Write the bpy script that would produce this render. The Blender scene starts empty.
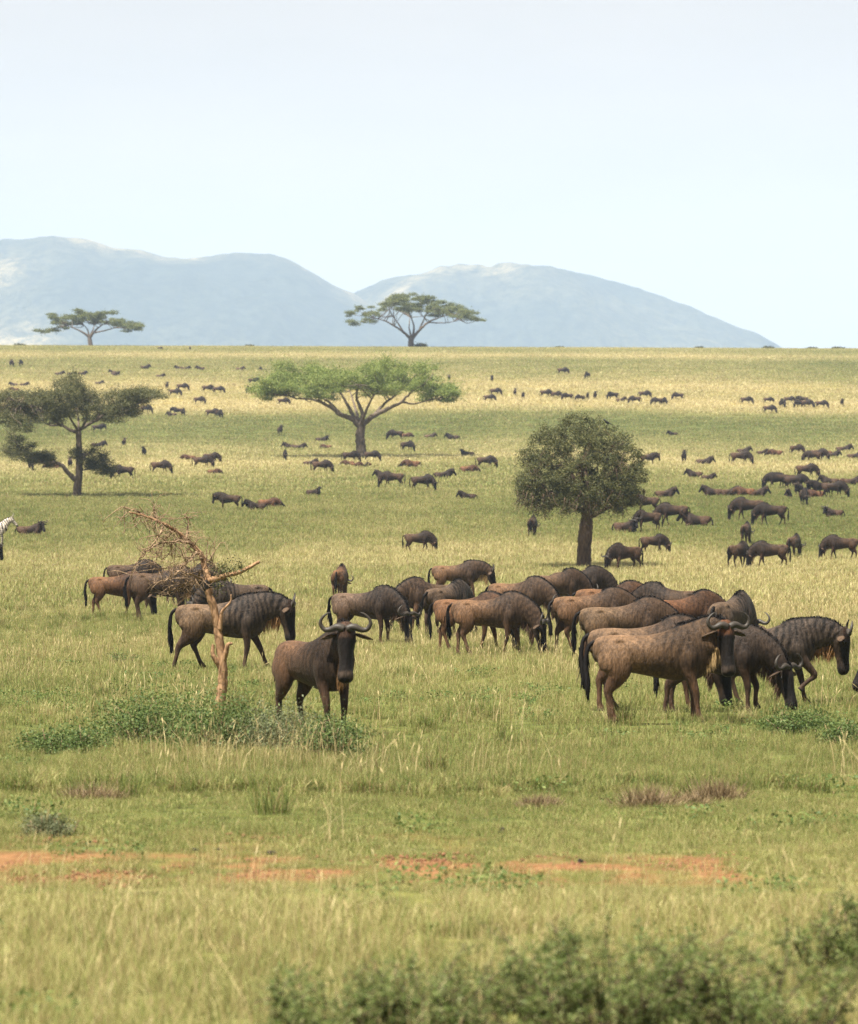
import bpy, math, random, time
import numpy as np
from mathutils import Vector, Matrix, kdtree

T0 = time.time()
SC = bpy.context.scene
COL = SC.collection
RNG = np.random.default_rng(7)
random.seed(7)
F = 4000.0            # focal length in pixels
CX, EYE_Y, CAM_Z = 429.0, 450.0, 2.6

# ------------------------------------------------------------------ helpers
def link(o, parent=None):
    COL.objects.link(o)
    if parent is not None:
        o.parent = parent
    return o

def mesh_from(name, verts, faces, mat=None, smooth=True, attrs=None):
    """faces: array (n,3)/(n,4) or list of arrays / list of tuples."""
    me = bpy.data.meshes.new(name)
    verts = np.asarray(verts, dtype=np.float32).reshape(-1, 3)
    arrs = faces if isinstance(faces, list) and len(faces) and isinstance(faces[0], np.ndarray) else None
    if arrs is None:
        if isinstance(faces, np.ndarray):
            arrs = [faces]
    if arrs is not None:
        arrs = [a for a in arrs if len(a)]
    if arrs is not None and not arrs:
        me.vertices.add(len(verts)); me.vertices.foreach_set('co', verts.ravel()); me.update()
    elif arrs is not None:
        nl = sum(a.size for a in arrs); npol = sum(len(a) for a in arrs)
        me.vertices.add(len(verts)); me.vertices.foreach_set('co', verts.ravel())
        me.loops.add(nl); me.polygons.add(npol)
        me.loops.foreach_set('vertex_index', np.concatenate([a.ravel() for a in arrs]).astype(np.int32))
        tot = np.concatenate([np.full(len(a), a.shape[1], np.int32) for a in arrs])
        start = np.concatenate([[0], np.cumsum(tot)[:-1]]).astype(np.int32)
        me.polygons.foreach_set('loop_start', start)
        me.polygons.foreach_set('use_smooth', np.full(npol, smooth))
        me.update(calc_edges=True)
    else:
        me.from_pydata([tuple(v) for v in verts], [], [tuple(f) for f in faces])
        me.polygons.foreach_set('use_smooth', np.full(len(me.polygons), smooth))
        me.update()
    if attrs:
        for k, a in attrs.items():
            a = np.asarray(a, dtype=np.float32)
            if a.ndim == 1:
                at = me.attributes.new(k, 'FLOAT', 'POINT'); at.data.foreach_set('value', a)
            elif a.shape[1] == 4:
                at = me.attributes.new(k, 'FLOAT_COLOR', 'POINT'); at.data.foreach_set('color', a.ravel())
            else:
                at = me.attributes.new(k, 'FLOAT_VECTOR', 'POINT'); at.data.foreach_set('vector', a.ravel())
    if mat is not None:
        me.materials.append(mat)
    return me

def obj(name, me, parent=None, loc=None):
    o = bpy.data.objects.new(name, me)
    link(o, parent)
    if loc is not None:
        o.location = loc
    return o

def tag(o, label, cat, group=None, kind=None):
    if label: o['label'] = label
    if cat: o['category'] = cat
    if group: o['group'] = group
    if kind: o['kind'] = kind
    return o

def empty(name, loc, rz=0.0, s=1.0):
    o = bpy.data.objects.new(name, None)
    link(o); o.location = loc; o.rotation_euler = (0, 0, rz); o.scale = (s, s, s)
    o.empty_display_size = 0.2
    return o

def smooth(a, b, x):
    t = np.clip((np.asarray(x, float) - a) / (b - a), 0, 1)
    return t * t * (3 - 2 * t)

_TAB = np.random.default_rng(3).random((256, 256))
def vnoise(x, y):
    x = np.asarray(x, float); y = np.asarray(y, float)
    xi = np.floor(x).astype(int); yi = np.floor(y).astype(int)
    fx = x - xi; fy = y - yi
    fx = fx * fx * (3 - 2 * fx); fy = fy * fy * (3 - 2 * fy)
    a = _TAB[xi & 255, yi & 255]; b = _TAB[(xi + 1) & 255, yi & 255]
    c = _TAB[xi & 255, (yi + 1) & 255]; d = _TAB[(xi + 1) & 255, (yi + 1) & 255]
    return (a * (1 - fx) + b * fx) * (1 - fy) + (c * (1 - fx) + d * fx) * fy
def fbm(x, y, o=4):
    s = 0; a = .5; t = 0
    for k in range(o):
        s = s + a * vnoise(x * 2 ** k + 17.3 * k, y * 2 ** k + 9.1 * k); t += a; a *= .5
    return s / t

# ------------------------------------------------------------------ the lie of the land
TY  = np.array([1024, 870, 722, 670, 640, 615, 595, 567, 552, 530, 510, 490, 475, 455, 440, 420, 404, 385, 367, 352, 346.0])
TP  = np.array([190, 131, 74, 54, 43, 34.5, 27.8, 21.2, 18.6, 16.8, 15.2, 13, 11.5, 9.4, 8.2, 7.4, 6.9, 6.45, 6.0, 5.3, 4.6])
TD = F / TP
TZ = CAM_Z - (TY - EYE_Y) / TP
_ld = np.linspace(math.log(2), math.log(20000), 4000)
_dd = np.exp(_ld)
_xd = np.concatenate([[2, 8, 14], TD, [905, 960, 1100, 1500, 2500, 5000, 20000]])
_xz = np.concatenate([[-.04, -.16, -.28], TZ, [25.5, 25.3, 22, 14, 8, 5, 5]])
_zz = np.interp(_dd, _xd, _xz)
_k = np.exp(-.5 * (np.arange(-60, 61) / 20.0) ** 2); _k /= _k.sum()
_zs = np.convolve(np.pad(_zz, 60, mode='edge'), _k, mode='valid')
_w = smooth(45, 70, _dd)
_zz = _zz * (1 - _w) + _zs * _w
def ground_z(x, d):
    x = np.asarray(x, float); d = np.asarray(d, float)
    z = np.where(d < 2, -.02 * d, np.interp(np.log(np.maximum(d, 2)), _ld, _zz))
    z = z - np.clip(x, -150, 150) * .0040 * smooth(450, 850, d)
    return z
def at(px, py):
    """where the sight line through a pixel meets the ground (x, distance, z)"""
    d = np.exp(np.linspace(math.log(10), math.log(900), 6000))
    x = (px - CX) / F * d
    zr = CAM_Z - (py - EYE_Y) / F * d
    hit = np.nonzero(zr <= ground_z(x, d))[0]
    i = hit[0] if len(hit) else int(np.argmin(np.where(d > 400, zr - ground_z(x, d), 1e9)))
    return Vector((x[i], d[i], float(ground_z(x[i], d[i]))))
def ypx(d):
    return EYE_Y + (CAM_Z - ground_z(0, d)) / np.maximum(d, 1) * F

# ------------------------------------------------------------------ materials
def nmat(name):
    m = bpy.data.materials.new(name); m.use_nodes = True
    nt = m.node_tree; nt.nodes.clear()
    return m, nt, nt.nodes, nt.links
def N(nt, typ, **kw):
    n = nt.nodes.new(typ)
    for k, v in kw.items():
        if k.startswith('i_'):
            n.inputs[k[2:].replace('_', ' ')].default_value = v
        else:
            setattr(n, k, v)
    return n
def ramp(nt, fac, stops):
    r = nt.nodes.new('ShaderNodeValToRGB')
    e = r.color_ramp.elements
    while len(e) < len(stops): e.new(.5)
    for k, (p, c) in enumerate(stops):
        e[k].position = p; e[k].color = (*c, 1) if len(c) == 3 else c
    nt.links.new(fac, r.inputs[0])
    return r.outputs[0]
def mixc(nt, fac, a, b, mode='MIX'):
    m = nt.nodes.new('ShaderNodeMix'); m.data_type = 'RGBA'; m.blend_type = mode
    for s, v in ((0, fac), (6, a), (7, b)):
        if hasattr(v, 'node'): nt.links.new(v, m.inputs[s])
        else: m.inputs[s].default_value = v if s == 0 else (*v, 1)
    return m.outputs[2]
def math_(nt, op, a, b=0.0, clamp=False):
    m = nt.nodes.new('ShaderNodeMath'); m.operation = op; m.use_clamp = clamp
    for s, v in ((0, a), (1, b)):
        if hasattr(v, 'node'): nt.links.new(v, m.inputs[s])
        else: m.inputs[s].default_value = v
    return m.outputs[0]
def attr(nt, name, typ='GEOMETRY'):
    a = nt.nodes.new('ShaderNodeAttribute'); a.attribute_name = name; a.attribute_type = typ
    return a

def leaf_material(name, stops, trans=.3, instancer_dry=False, rough=.6):
    """diffuse + translucent leaves; 'rnd' is one random number per leaf or blade"""
    m, nt, no, li = nmat(name)
    r = attr(nt, 'rnd').outputs['Fac']
    if instancer_dry:
        dry = attr(nt, 'dry', 'INSTANCER').outputs['Fac']
        v = math_(nt, 'ADD', math_(nt, 'MULTIPLY', r, .62), math_(nt, 'SUBTRACT', math_(nt, 'MULTIPLY', dry, 1.0), .25), True)
        c = ramp(nt, v, stops)
        bz = math_(nt, 'FRACT', math_(nt, 'MULTIPLY', r, 7.31))
        c = mixc(nt, math_(nt, 'MULTIPLY', math_(nt, 'GREATER_THAN', bz, .80), .8), c, (.30, .205, .105))
    else:
        c = ramp(nt, r, stops)
    d = N(nt, 'ShaderNodeBsdfPrincipled'); d.inputs['Roughness'].default_value = rough
    d.inputs['Specular IOR Level'].default_value = .25
    t = N(nt, 'ShaderNodeBsdfTranslucent')
    li.new(c, d.inputs['Base Color']); li.new(c, t.inputs['Color'])
    mx = N(nt, 'ShaderNodeMixShader'); mx.inputs[0].default_value = trans
    li.new(d.outputs[0], mx.inputs[1]); li.new(t.outputs[0], mx.inputs[2])
    out = N(nt, 'ShaderNodeOutputMaterial'); li.new(mx.outputs[0], out.inputs[0])
    return m

def bark_material(name, c1, c2, scale=6.0, bump=.6):
    m, nt, no, li = nmat(name)
    tc = N(nt, 'ShaderNodeTexCoord')
    mp = N(nt, 'ShaderNodeMapping'); mp.inputs['Scale'].default_value = (scale, scale, scale * .22)
    li.new(tc.outputs['Object'], mp.inputs[0])
    nz = N(nt, 'ShaderNodeTexNoise'); nz.inputs['Scale'].default_value = 2.2; nz.inputs['Detail'].default_value = 6
    li.new(mp.outputs[0], nz.inputs['Vector'])
    c = ramp(nt, nz.outputs[0], [(.3, c1), (.68, c2)])
    b = N(nt, 'ShaderNodeBump'); b.inputs['Strength'].default_value = bump; b.inputs['Distance'].default_value = .05
    li.new(nz.outputs[0], b.inputs['Height'])
    p = N(nt, 'ShaderNodeBsdfPrincipled'); p.inputs['Roughness'].default_value = .9
    p.inputs['Specular IOR Level'].default_value = .2
    li.new(c, p.inputs['Base Color']); li.new(b.outputs[0], p.inputs['Normal'])
    out = N(nt, 'ShaderNodeOutputMaterial'); li.new(p.outputs[0], out.inputs[0])
    return m

def coat_material(name, rough=.6, spec=.13, sheen=.03, use_tone=True, fur=True):
    m, nt, no, li = nmat(name)
    c = attr(nt, 'coat').outputs['Color']
    tc = N(nt, 'ShaderNodeTexCoord')
    mp = N(nt, 'ShaderNodeMapping'); mp.inputs['Scale'].default_value = (11, 11, 2.6)
    li.new(tc.outputs['Object'], mp.inputs[0])
    nz = N(nt, 'ShaderNodeTexNoise'); nz.inputs['Scale'].default_value = 2.5; nz.inputs['Detail'].default_value = 5
    nz.inputs['Roughness'].default_value = .65
    li.new(mp.outputs[0], nz.inputs['Vector'])
    v = ramp(nt, nz.outputs[0], [(.30, (.38, .37, .36)), (.70, (1.7, 1.62, 1.52))])
    c = mixc(nt, 1.0, c, v, 'MULTIPLY')
    nb = N(nt, 'ShaderNodeTexNoise'); nb.inputs['Scale'].default_value = 3.4; nb.inputs['Detail'].default_value = 4
    li.new(tc.outputs['Object'], nb.inputs['Vector'])
    c = mixc(nt, 1.0, c, ramp(nt, nb.outputs[0], [(.32, (.62, .62, .64)), (.66, (1.35, 1.3, 1.25))]), 'MULTIPLY')
    if use_tone:
        oi = N(nt, 'ShaderNodeObjectInfo')
        c = mixc(nt, 1.0, c, oi.outputs['Color'], 'MULTIPLY')
    p = N(nt, 'ShaderNodeBsdfPrincipled'); p.inputs['Roughness'].default_value = rough
    p.inputs['Specular IOR Level'].default_value = spec
    p.inputs['Sheen Weight'].default_value = sheen; p.inputs['Sheen Roughness'].default_value = .45
    p.inputs['Sheen Tint'].default_value = (.75, .62, .5, 1)
    li.new(c, p.inputs['Base Color'])
    if fur:
        mp2 = N(nt, 'ShaderNodeMapping'); mp2.inputs['Scale'].default_value = (60, 60, 16)
        li.new(tc.outputs['Object'], mp2.inputs[0])
        n2 = N(nt, 'ShaderNodeTexNoise'); n2.inputs['Scale'].default_value = 1.0; n2.inputs['Detail'].default_value = 3
        li.new(mp2.outputs[0], n2.inputs['Vector'])
        b = N(nt, 'ShaderNodeBump'); b.inputs['Strength'].default_value = .75; b.inputs['Distance'].default_value = .022
        li.new(n2.outputs[0], b.inputs['Height']); li.new(b.outputs[0], p.inputs['Normal'])
    out = N(nt, 'ShaderNodeOutputMaterial'); li.new(p.outputs[0], out.inputs[0])
    return m

def plain(name, col, rough=.6, spec=.3):
    m, nt, no, li = nmat(name)
    tc = N(nt, 'ShaderNodeTexCoord')
    nz = N(nt, 'ShaderNodeTexNoise'); nz.inputs['Scale'].default_value = 14; nz.inputs['Detail'].default_value = 4
    li.new(tc.outputs['Object'], nz.inputs['Vector'])
    c = ramp(nt, nz.outputs[0], [(.3, tuple(v * .75 for v in col)), (.7, tuple(min(1, v * 1.2) for v in col))])
    p = N(nt, 'ShaderNodeBsdfPrincipled'); p.inputs['Roughness'].default_value = rough
    p.inputs['Specular IOR Level'].default_value = spec
    li.new(c, p.inputs['Base Color'])
    out = N(nt, 'ShaderNodeOutputMaterial'); li.new(p.outputs[0], out.inputs[0])
    return m

M_COAT = coat_material('animal coat')
M_HORN = plain('horn', (.042, .035, .028), .5, .25)
M_EYE = plain('eye', (.012, .009, .007), .15, .6)
M_MANE = plain('mane hair', (.007, .0055, .0045), .6, .12)
M_TAIL = plain('tail hair', (.0055, .0042, .0036), .6, .12)
M_BEARD = [plain('tan beard', (.20, .105, .038), .7), plain('brown beard', (.075, .042, .022), .7), plain('pale beard', (.30, .20, .085), .7)]

# ------------------------------------------------------------------ shape builders
class Buf:
    """collects vertices, quads and tris of one mesh plus per-vertex values"""
    def __init__(s): s.v = []; s.q = []; s.t = []; s.a = []; s.n = 0
    def add(s, v, q=None, t=None, a=None):
        v = np.asarray(v, float).reshape(-1, 3)
        if q is not None and len(q): s.q.append(np.asarray(q, int) + s.n)
        if t is not None and len(t): s.t.append(np.asarray(t, int) + s.n)
        s.v.append(v); s.n += len(v)
        if a is not None:
            a = np.asarray(a, float)
            if a.ndim == 0: a = np.full(len(v), float(a))
            elif a.ndim == 1 and len(a) != len(v): a = np.tile(a, (len(v), 1))
            s.a.append(a)
    def mesh(s, name, mat, smooth=True, aname=None):
        fs = []
        if s.q: fs.append(np.concatenate(s.q))
        if s.t: fs.append(np.concatenate(s.t))
        at_ = {aname: np.concatenate(s.a)} if aname and s.a else None
        return mesh_from(name, np.concatenate(s.v), fs, mat, smooth, at_)

def catmull(P, n):
    """n points along a smooth curve through the rows of P (any width)"""
    P = np.asarray(P, float)
    if len(P) == 2:
        t = np.linspace(0, 1, n)[:, None]; return P[0] * (1 - t) + P[1] * t
    A = np.vstack([2 * P[0] - P[1], P, 2 * P[-1] - P[-2]])
    seg = np.linspace(0, len(P) - 1 - 1e-9, n); i = seg.astype(int); t = (seg - i)[:, None]
    p0, p1, p2, p3 = A[i], A[i + 1], A[i + 2], A[i + 3]
    return .5 * ((2 * p1) + (-p0 + p2) * t + (2 * p0 - 5 * p1 + 4 * p2 - p3) * t ** 2 + (-p0 + 3 * p1 - 3 * p2 + p3) * t ** 3)

def ring_faces(nr, ns):
    i = np.arange(nr - 1)[:, None] * ns; j = np.arange(ns)[None, :]; j2 = (j + 1) % ns
    return np.stack([i + j, i + j2, i + ns + j2, i + ns + j], -1).reshape(-1, 4)

def tube(buf, P, R, n=None, ns=7, a=None, ry=None):
    """tapered tube along points P with radii R"""
    P = np.asarray(P, float); R = np.asarray(R, float)
    if n is None: n = max(4, len(P) * 4)
    C = catmull(np.column_stack([P, R]), n)
    c, r = C[:, :3], np.maximum(C[:, 3], .001)
    T = np.gradient(c, axis=0); T /= np.linalg.norm(T, axis=1)[:, None] + 1e-9
    up = np.array([.13, .97, .21]) if abs(T[:, 1]).mean() < .75 else np.array([1, .1, .1])
    U = np.cross(T, up); U /= np.linalg.norm(U, axis=1)[:, None] + 1e-9
    V = np.cross(T, U)
    th = np.linspace(0, 2 * math.pi, ns, endpoint=False)
    v = c[:, None] + r[:, None, None] * (np.cos(th)[None, :, None] * U[:, None] + np.sin(th)[None, :, None] * V[:, None])
    v = v.reshape(-1, 3)
    nb = len(v)
    v = np.vstack([v, c[0], c[-1]])
    j = np.arange(ns); j2 = (j + 1) % ns
    t = np.vstack([np.stack([j2, j, np.full(ns, nb)], 1), np.stack([(n - 1) * ns + j, (n - 1) * ns + j2, np.full(ns, nb + 1)], 1)])
    buf.add(v, ring_faces(n, ns), t, a)
    return c

def strands(buf, roots, dirs, L, W, droop=.5, rng=RNG):
    """flat tapering hair ribbons"""
    n = len(roots); roots = np.asarray(roots, float); dirs = np.asarray(dirs, float)
    dirs = dirs / (np.linalg.norm(dirs, axis=1)[:, None] + 1e-9)
    L = np.broadcast_to(L, n); W = np.broadcast_to(W, n)
    side = np.cross(dirs, rng.normal(size=(n, 3))); side /= np.linalg.norm(side, axis=1)[:, None] + 1e-9
    side = side * W[:, None] * .5
    m = roots + dirs * (L * .5)[:, None] + np.array([0, 0, -1]) * (L * .08 * droop)[:, None]
    tip = roots + dirs * (L * .8)[:, None] + np.array([0, 0, -1]) * (L * .45 * droop)[:, None]
    v = np.stack([roots - side, roots + side, m - side * .8, m + side * .8, tip], 1).reshape(-1, 3)
    b = np.arange(n)[:, None] * 5
    buf.add(v, b + np.array([[0, 1, 3, 2]]), b + np.array([[2, 3, 4]]))

def leaves(buf, pos, size, rng, flat=.4, asp=.45):
    """small pointed leaf quads at pos; 'flat' biases them to lie level"""
    n = len(pos)
    d = rng.normal(size=(n, 3)); d[:, 2] *= (1 - flat * .6); d /= np.linalg.norm(d, axis=1)[:, None]
    up = rng.normal(size=(n, 3)) * (1 - flat) + np.array([0, 0, 1.2 * flat + .1])
    s = np.cross(d, up); s /= np.linalg.norm(s, axis=1)[:, None] + 1e-9
    L = size * rng.uniform(.6, 1.4, n)[:, None]
    v = np.stack([pos, pos + d * L * .5 + s * L * asp * .5, pos + d * L, pos + d * L * .5 - s * L * asp * .5], 1).reshape(-1, 3)
    b = np.arange(n)[:, None] * 4
    buf.add(v, b + np.array([[0, 1, 2, 3]]), None, np.repeat(rng.random(n), 4))
# ------------------------------------------------------------------ four-legged animals
SPECIES = {
 'gnu': dict(
  torso=[(-.86, 1.00, .05, .07, .04), (-.82, .99, .14, .15, .10), (-.72, .97, .205, .20, .17), (-.52, .95, .240, .235, .20), (-.25, .94, .240, .275, .215),
         (.02, .94, .275, .325, .235), (.25, .95, .345, .365, .23), (.43, .97, .385, .38, .21), (.58, .99, .325, .37, .185), (.70, 1.01, .21, .27, .13), (.76, 1.02, .08, .10, .06)],
  neck_base=(.50, 1.09), neck_r=((.29, .16), (.235, .125), (.155, .10)),
  head=[(-.09, -.05, .085, .07), (-.02, -.06, .13, .098), (.09, -.072, .145, .108), (.19, -.077, .13, .092), (.31, -.078, .104, .075),
        (.41, -.080, .092, .076), (.49, -.086, .09, .09), (.545, -.09, .072, .082), (.575, -.092, .035, .045)],
  front=[(.40, .13, 1.08, .085, .13), (.42, .16, .90, .10, .14), (.41, .155, .72, .078, .095), (.445, .145, .56, .058, .066), (.465, .135, .41, .046, .052), (.46, .13, .27, .034, .037), (.46, .13, .125, .036, .040), (.485, .13, .065, .040, .048), (.495, .13, .01, .05, .062)],
  hind=[(-.58, .11, 1.02, .10, .20), (-.56, .145, .86, .118, .235), (-.53, .155, .72, .100, .20), (-.57, .148, .59, .070, .125), (-.655, .135, .45, .045, .066), (-.64, .13, .30, .034, .040), (-.62, .13, .13, .036, .041), (-.595, .13, .065, .040, .048), (-.585, .13, .01, .05, .062)]),
 'zebra': dict(
  torso=[(-.86, 1.05, .05, .05, .04), (-.82, 1.03, .17, .18, .13), (-.70, 1.02, .27, .28, .22), (-.48, 1.0, .30, .28, .255), (-.2, .98, .29, .30, .27),
         (.05, .98, .30, .32, .275), (.28, 1.0, .31, .33, .25), (.45, 1.03, .31, .32, .21), (.58, 1.04, .27, .28, .17), (.68, 1.05, .18, .2, .12), (.73, 1.06, .08, .1, .06)],
  neck_base=(.46, 1.12), neck_r=((.27, .14), (.19, .10), (.125, .08)),
  head=[(-.09, -.05, .085, .065), (-.02, -.06, .12, .085), (.09, -.072, .14, .09), (.19, -.077, .12, .078), (.31, -.078, .09, .062),
        (.41, -.080, .075, .058), (.49, -.084, .072, .062), (.545, -.088, .055, .055), (.57, -.09, .03, .03)],
  front=[(.40, .12, 1.05, .085, .12), (.42, .15, .88, .09, .12), (.41, .15, .72, .07, .085), (.435, .14, .58, .055, .06), (.45, .135, .43, .046, .05), (.445, .13, .28, .034, .036), (.45, .13, .13, .036, .04), (.475, .13, .065, .04, .046), (.485, .13, .01, .05, .06)],
  hind=[(-.60, .12, 1.05, .10, .17), (-.58, .15, .88, .11, .19), (-.52, .155, .72, .09, .15), (-.56, .15, .58, .06, .085), (-.65, .14, .46, .046, .056), (-.64, .13, .31, .036, .041), (-.62, .13, .13, .037, .041), (-.595, .13, .065, .04, .048), (-.585, .13, .01, .05, .062)]),
}

def ellipse_loft(buf, rows, ns=18, param=None, part=0):
    """rows: (centre(3), U(3), V(3) up, up-radius folded in V, V2(3) down); stores part, u, v for colouring"""
    th = np.linspace(0, 2 * math.pi, ns, endpoint=False)
    vs, aa = [], []
    for k, (c, U, V, V2) in enumerate(rows):
        cs, sn = np.cos(th)[:, None], np.sin(th)[:, None]
        vs.append(c + cs * U + np.where(sn > 0, sn * V, sn * V2))
        aa.append(np.column_stack([np.full(ns, part), np.full(ns, param[k]), np.sin(th), np.cos(th)]))
    n = len(rows)
    v = np.vstack(vs + [rows[0][0][None], rows[-1][0][None]])
    a = np.vstack(aa + [aa[0][:1], aa[-1][:1]])
    nb = n * ns; j = np.arange(ns); j2 = (j + 1) % ns
    t = np.vstack([np.stack([j2, j, np.full(ns, nb)], 1), np.stack([(n - 1) * ns + j, (n - 1) * ns + j2, np.full(ns, nb + 1)], 1)])
    buf.add(v, ring_faces(n, ns), t, a)

def remesh(verts, faces, voxel, it):
    me = mesh_from('tmp', verts, faces, None)
    o = bpy.data.objects.new('tmp', me); COL.objects.link(o)
    m = o.modifiers.new('r', 'REMESH'); m.mode = 'VOXEL'; m.voxel_size = voxel
    s = o.modifiers.new('s', 'SMOOTH'); s.factor = .5; s.iterations = it
    dg = bpy.context.evaluated_depsgraph_get(); dg.update()
    ev = o.evaluated_get(dg); em = ev.to_mesh()
    nv = len(em.vertices); co = np.empty(nv * 3, np.float32); em.vertices.foreach_get('co', co)
    em.calc_loop_triangles()
    polys = [tuple(p.vertices) for p in em.polygons]
    ev.to_mesh_clear(); bpy.data.objects.remove(o); bpy.data.meshes.remove(me)
    q = np.array([p for p in polys if len(p) == 4], int).reshape(-1, 4)
    t = np.array([p for p in polys if len(p) == 3], int).reshape(-1, 3)
    return co.reshape(-1, 3).astype(float), q, t

def rot(axis, ang):
    return np.array(Matrix.Rotation(ang, 3, axis))

LEGS0 = dict(fl=(0, 0), fr=(0, 0), hl=(0, 0), hr=(0, 0))

def gnu_colour(p, u, v, c, kw):
    """coat colours from the place on the body (part, position along it, height round it)"""
    L3 = lambda k, d: np.array(kw.get(k, d), float)[None]
    st = kw.get('stripe', .5)
    rump = L3('rump', (.10, .058, .029)); fore = L3('fore', (.055, .038, .026)); leg = L3('leg', (.07, .04, .022))
    black = np.array([[.0062, .0050, .0042]])
    mx = lambda a, b, w: a * (1 - w[:, None]) + b * w[:, None]
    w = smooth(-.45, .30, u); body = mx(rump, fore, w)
    body = body * (1 + smooth(.35, .95, v) * .35 * (1 - w))[:, None]          # paler towards the top of the hind body
    n = .022 * np.sin(2.6 * v + u * 9) + .010 * np.sin(7 * v + 31 * u)           # hanging dark brindle stripes
    s = .5 + .5 * np.sin(2 * math.pi * (u + n) / .095)
    s = smooth(.40, .75, s) * smooth(-.15, .12, u) * smooth(-.75, -.2, v) * (1 - smooth(.9, 1.0, v))
    body = body * (1 - st * .82 * s)[:, None]
    body[(p == 1) & (v > .93)] = black * 1.4
    face = smooth(.02, .14, u) * smooth(-.55, .1, v)
    head = mx(np.array([[.026, .018, .012]]), black, face)
    head[(u < .1) & (v > .3)] = L3('brow', (.020, .012, .008))
    head = mx(head, black * 1.3, smooth(.42, .47, u))
    if kw.get('lip'): head[(u > .455) & (u < .53) & (v > -.1)] = (.050, .038, .030)
    if kw.get('lip'): head[(u > .50) & (v < -.1) & (v > -.85)] = (.17, .145, .115)
    w = 1 - smooth(.55, .95, u)
    legs = np.where((p == 4)[:, None], rump, fore); legs = mx(legs, leg, w)
    legs[u < .06] = (.016, .013, .011)
    return np.where((p <= 1)[:, None], body, np.where((p == 2)[:, None], head, legs))

def zebra_colour(p, u, v, c, kw):
    W = np.array([[.62, .58, .51]]); B = np.array([[.022, .019, .017]])
    ph = np.select([p == 0, p == 1, p == 2], [(u + .05 * v) / .17, (u - .03 * v) / .115, (u * .5 + np.abs(c) * .07 + v * .03) / .055], u / .10)
    t = smooth(-.15, .15, np.sin(2 * math.pi * ph))
    t = np.where((p == 2) & (u > .44), 0, t)[:, None]
    return B * (1 - t) + W * t

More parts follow.
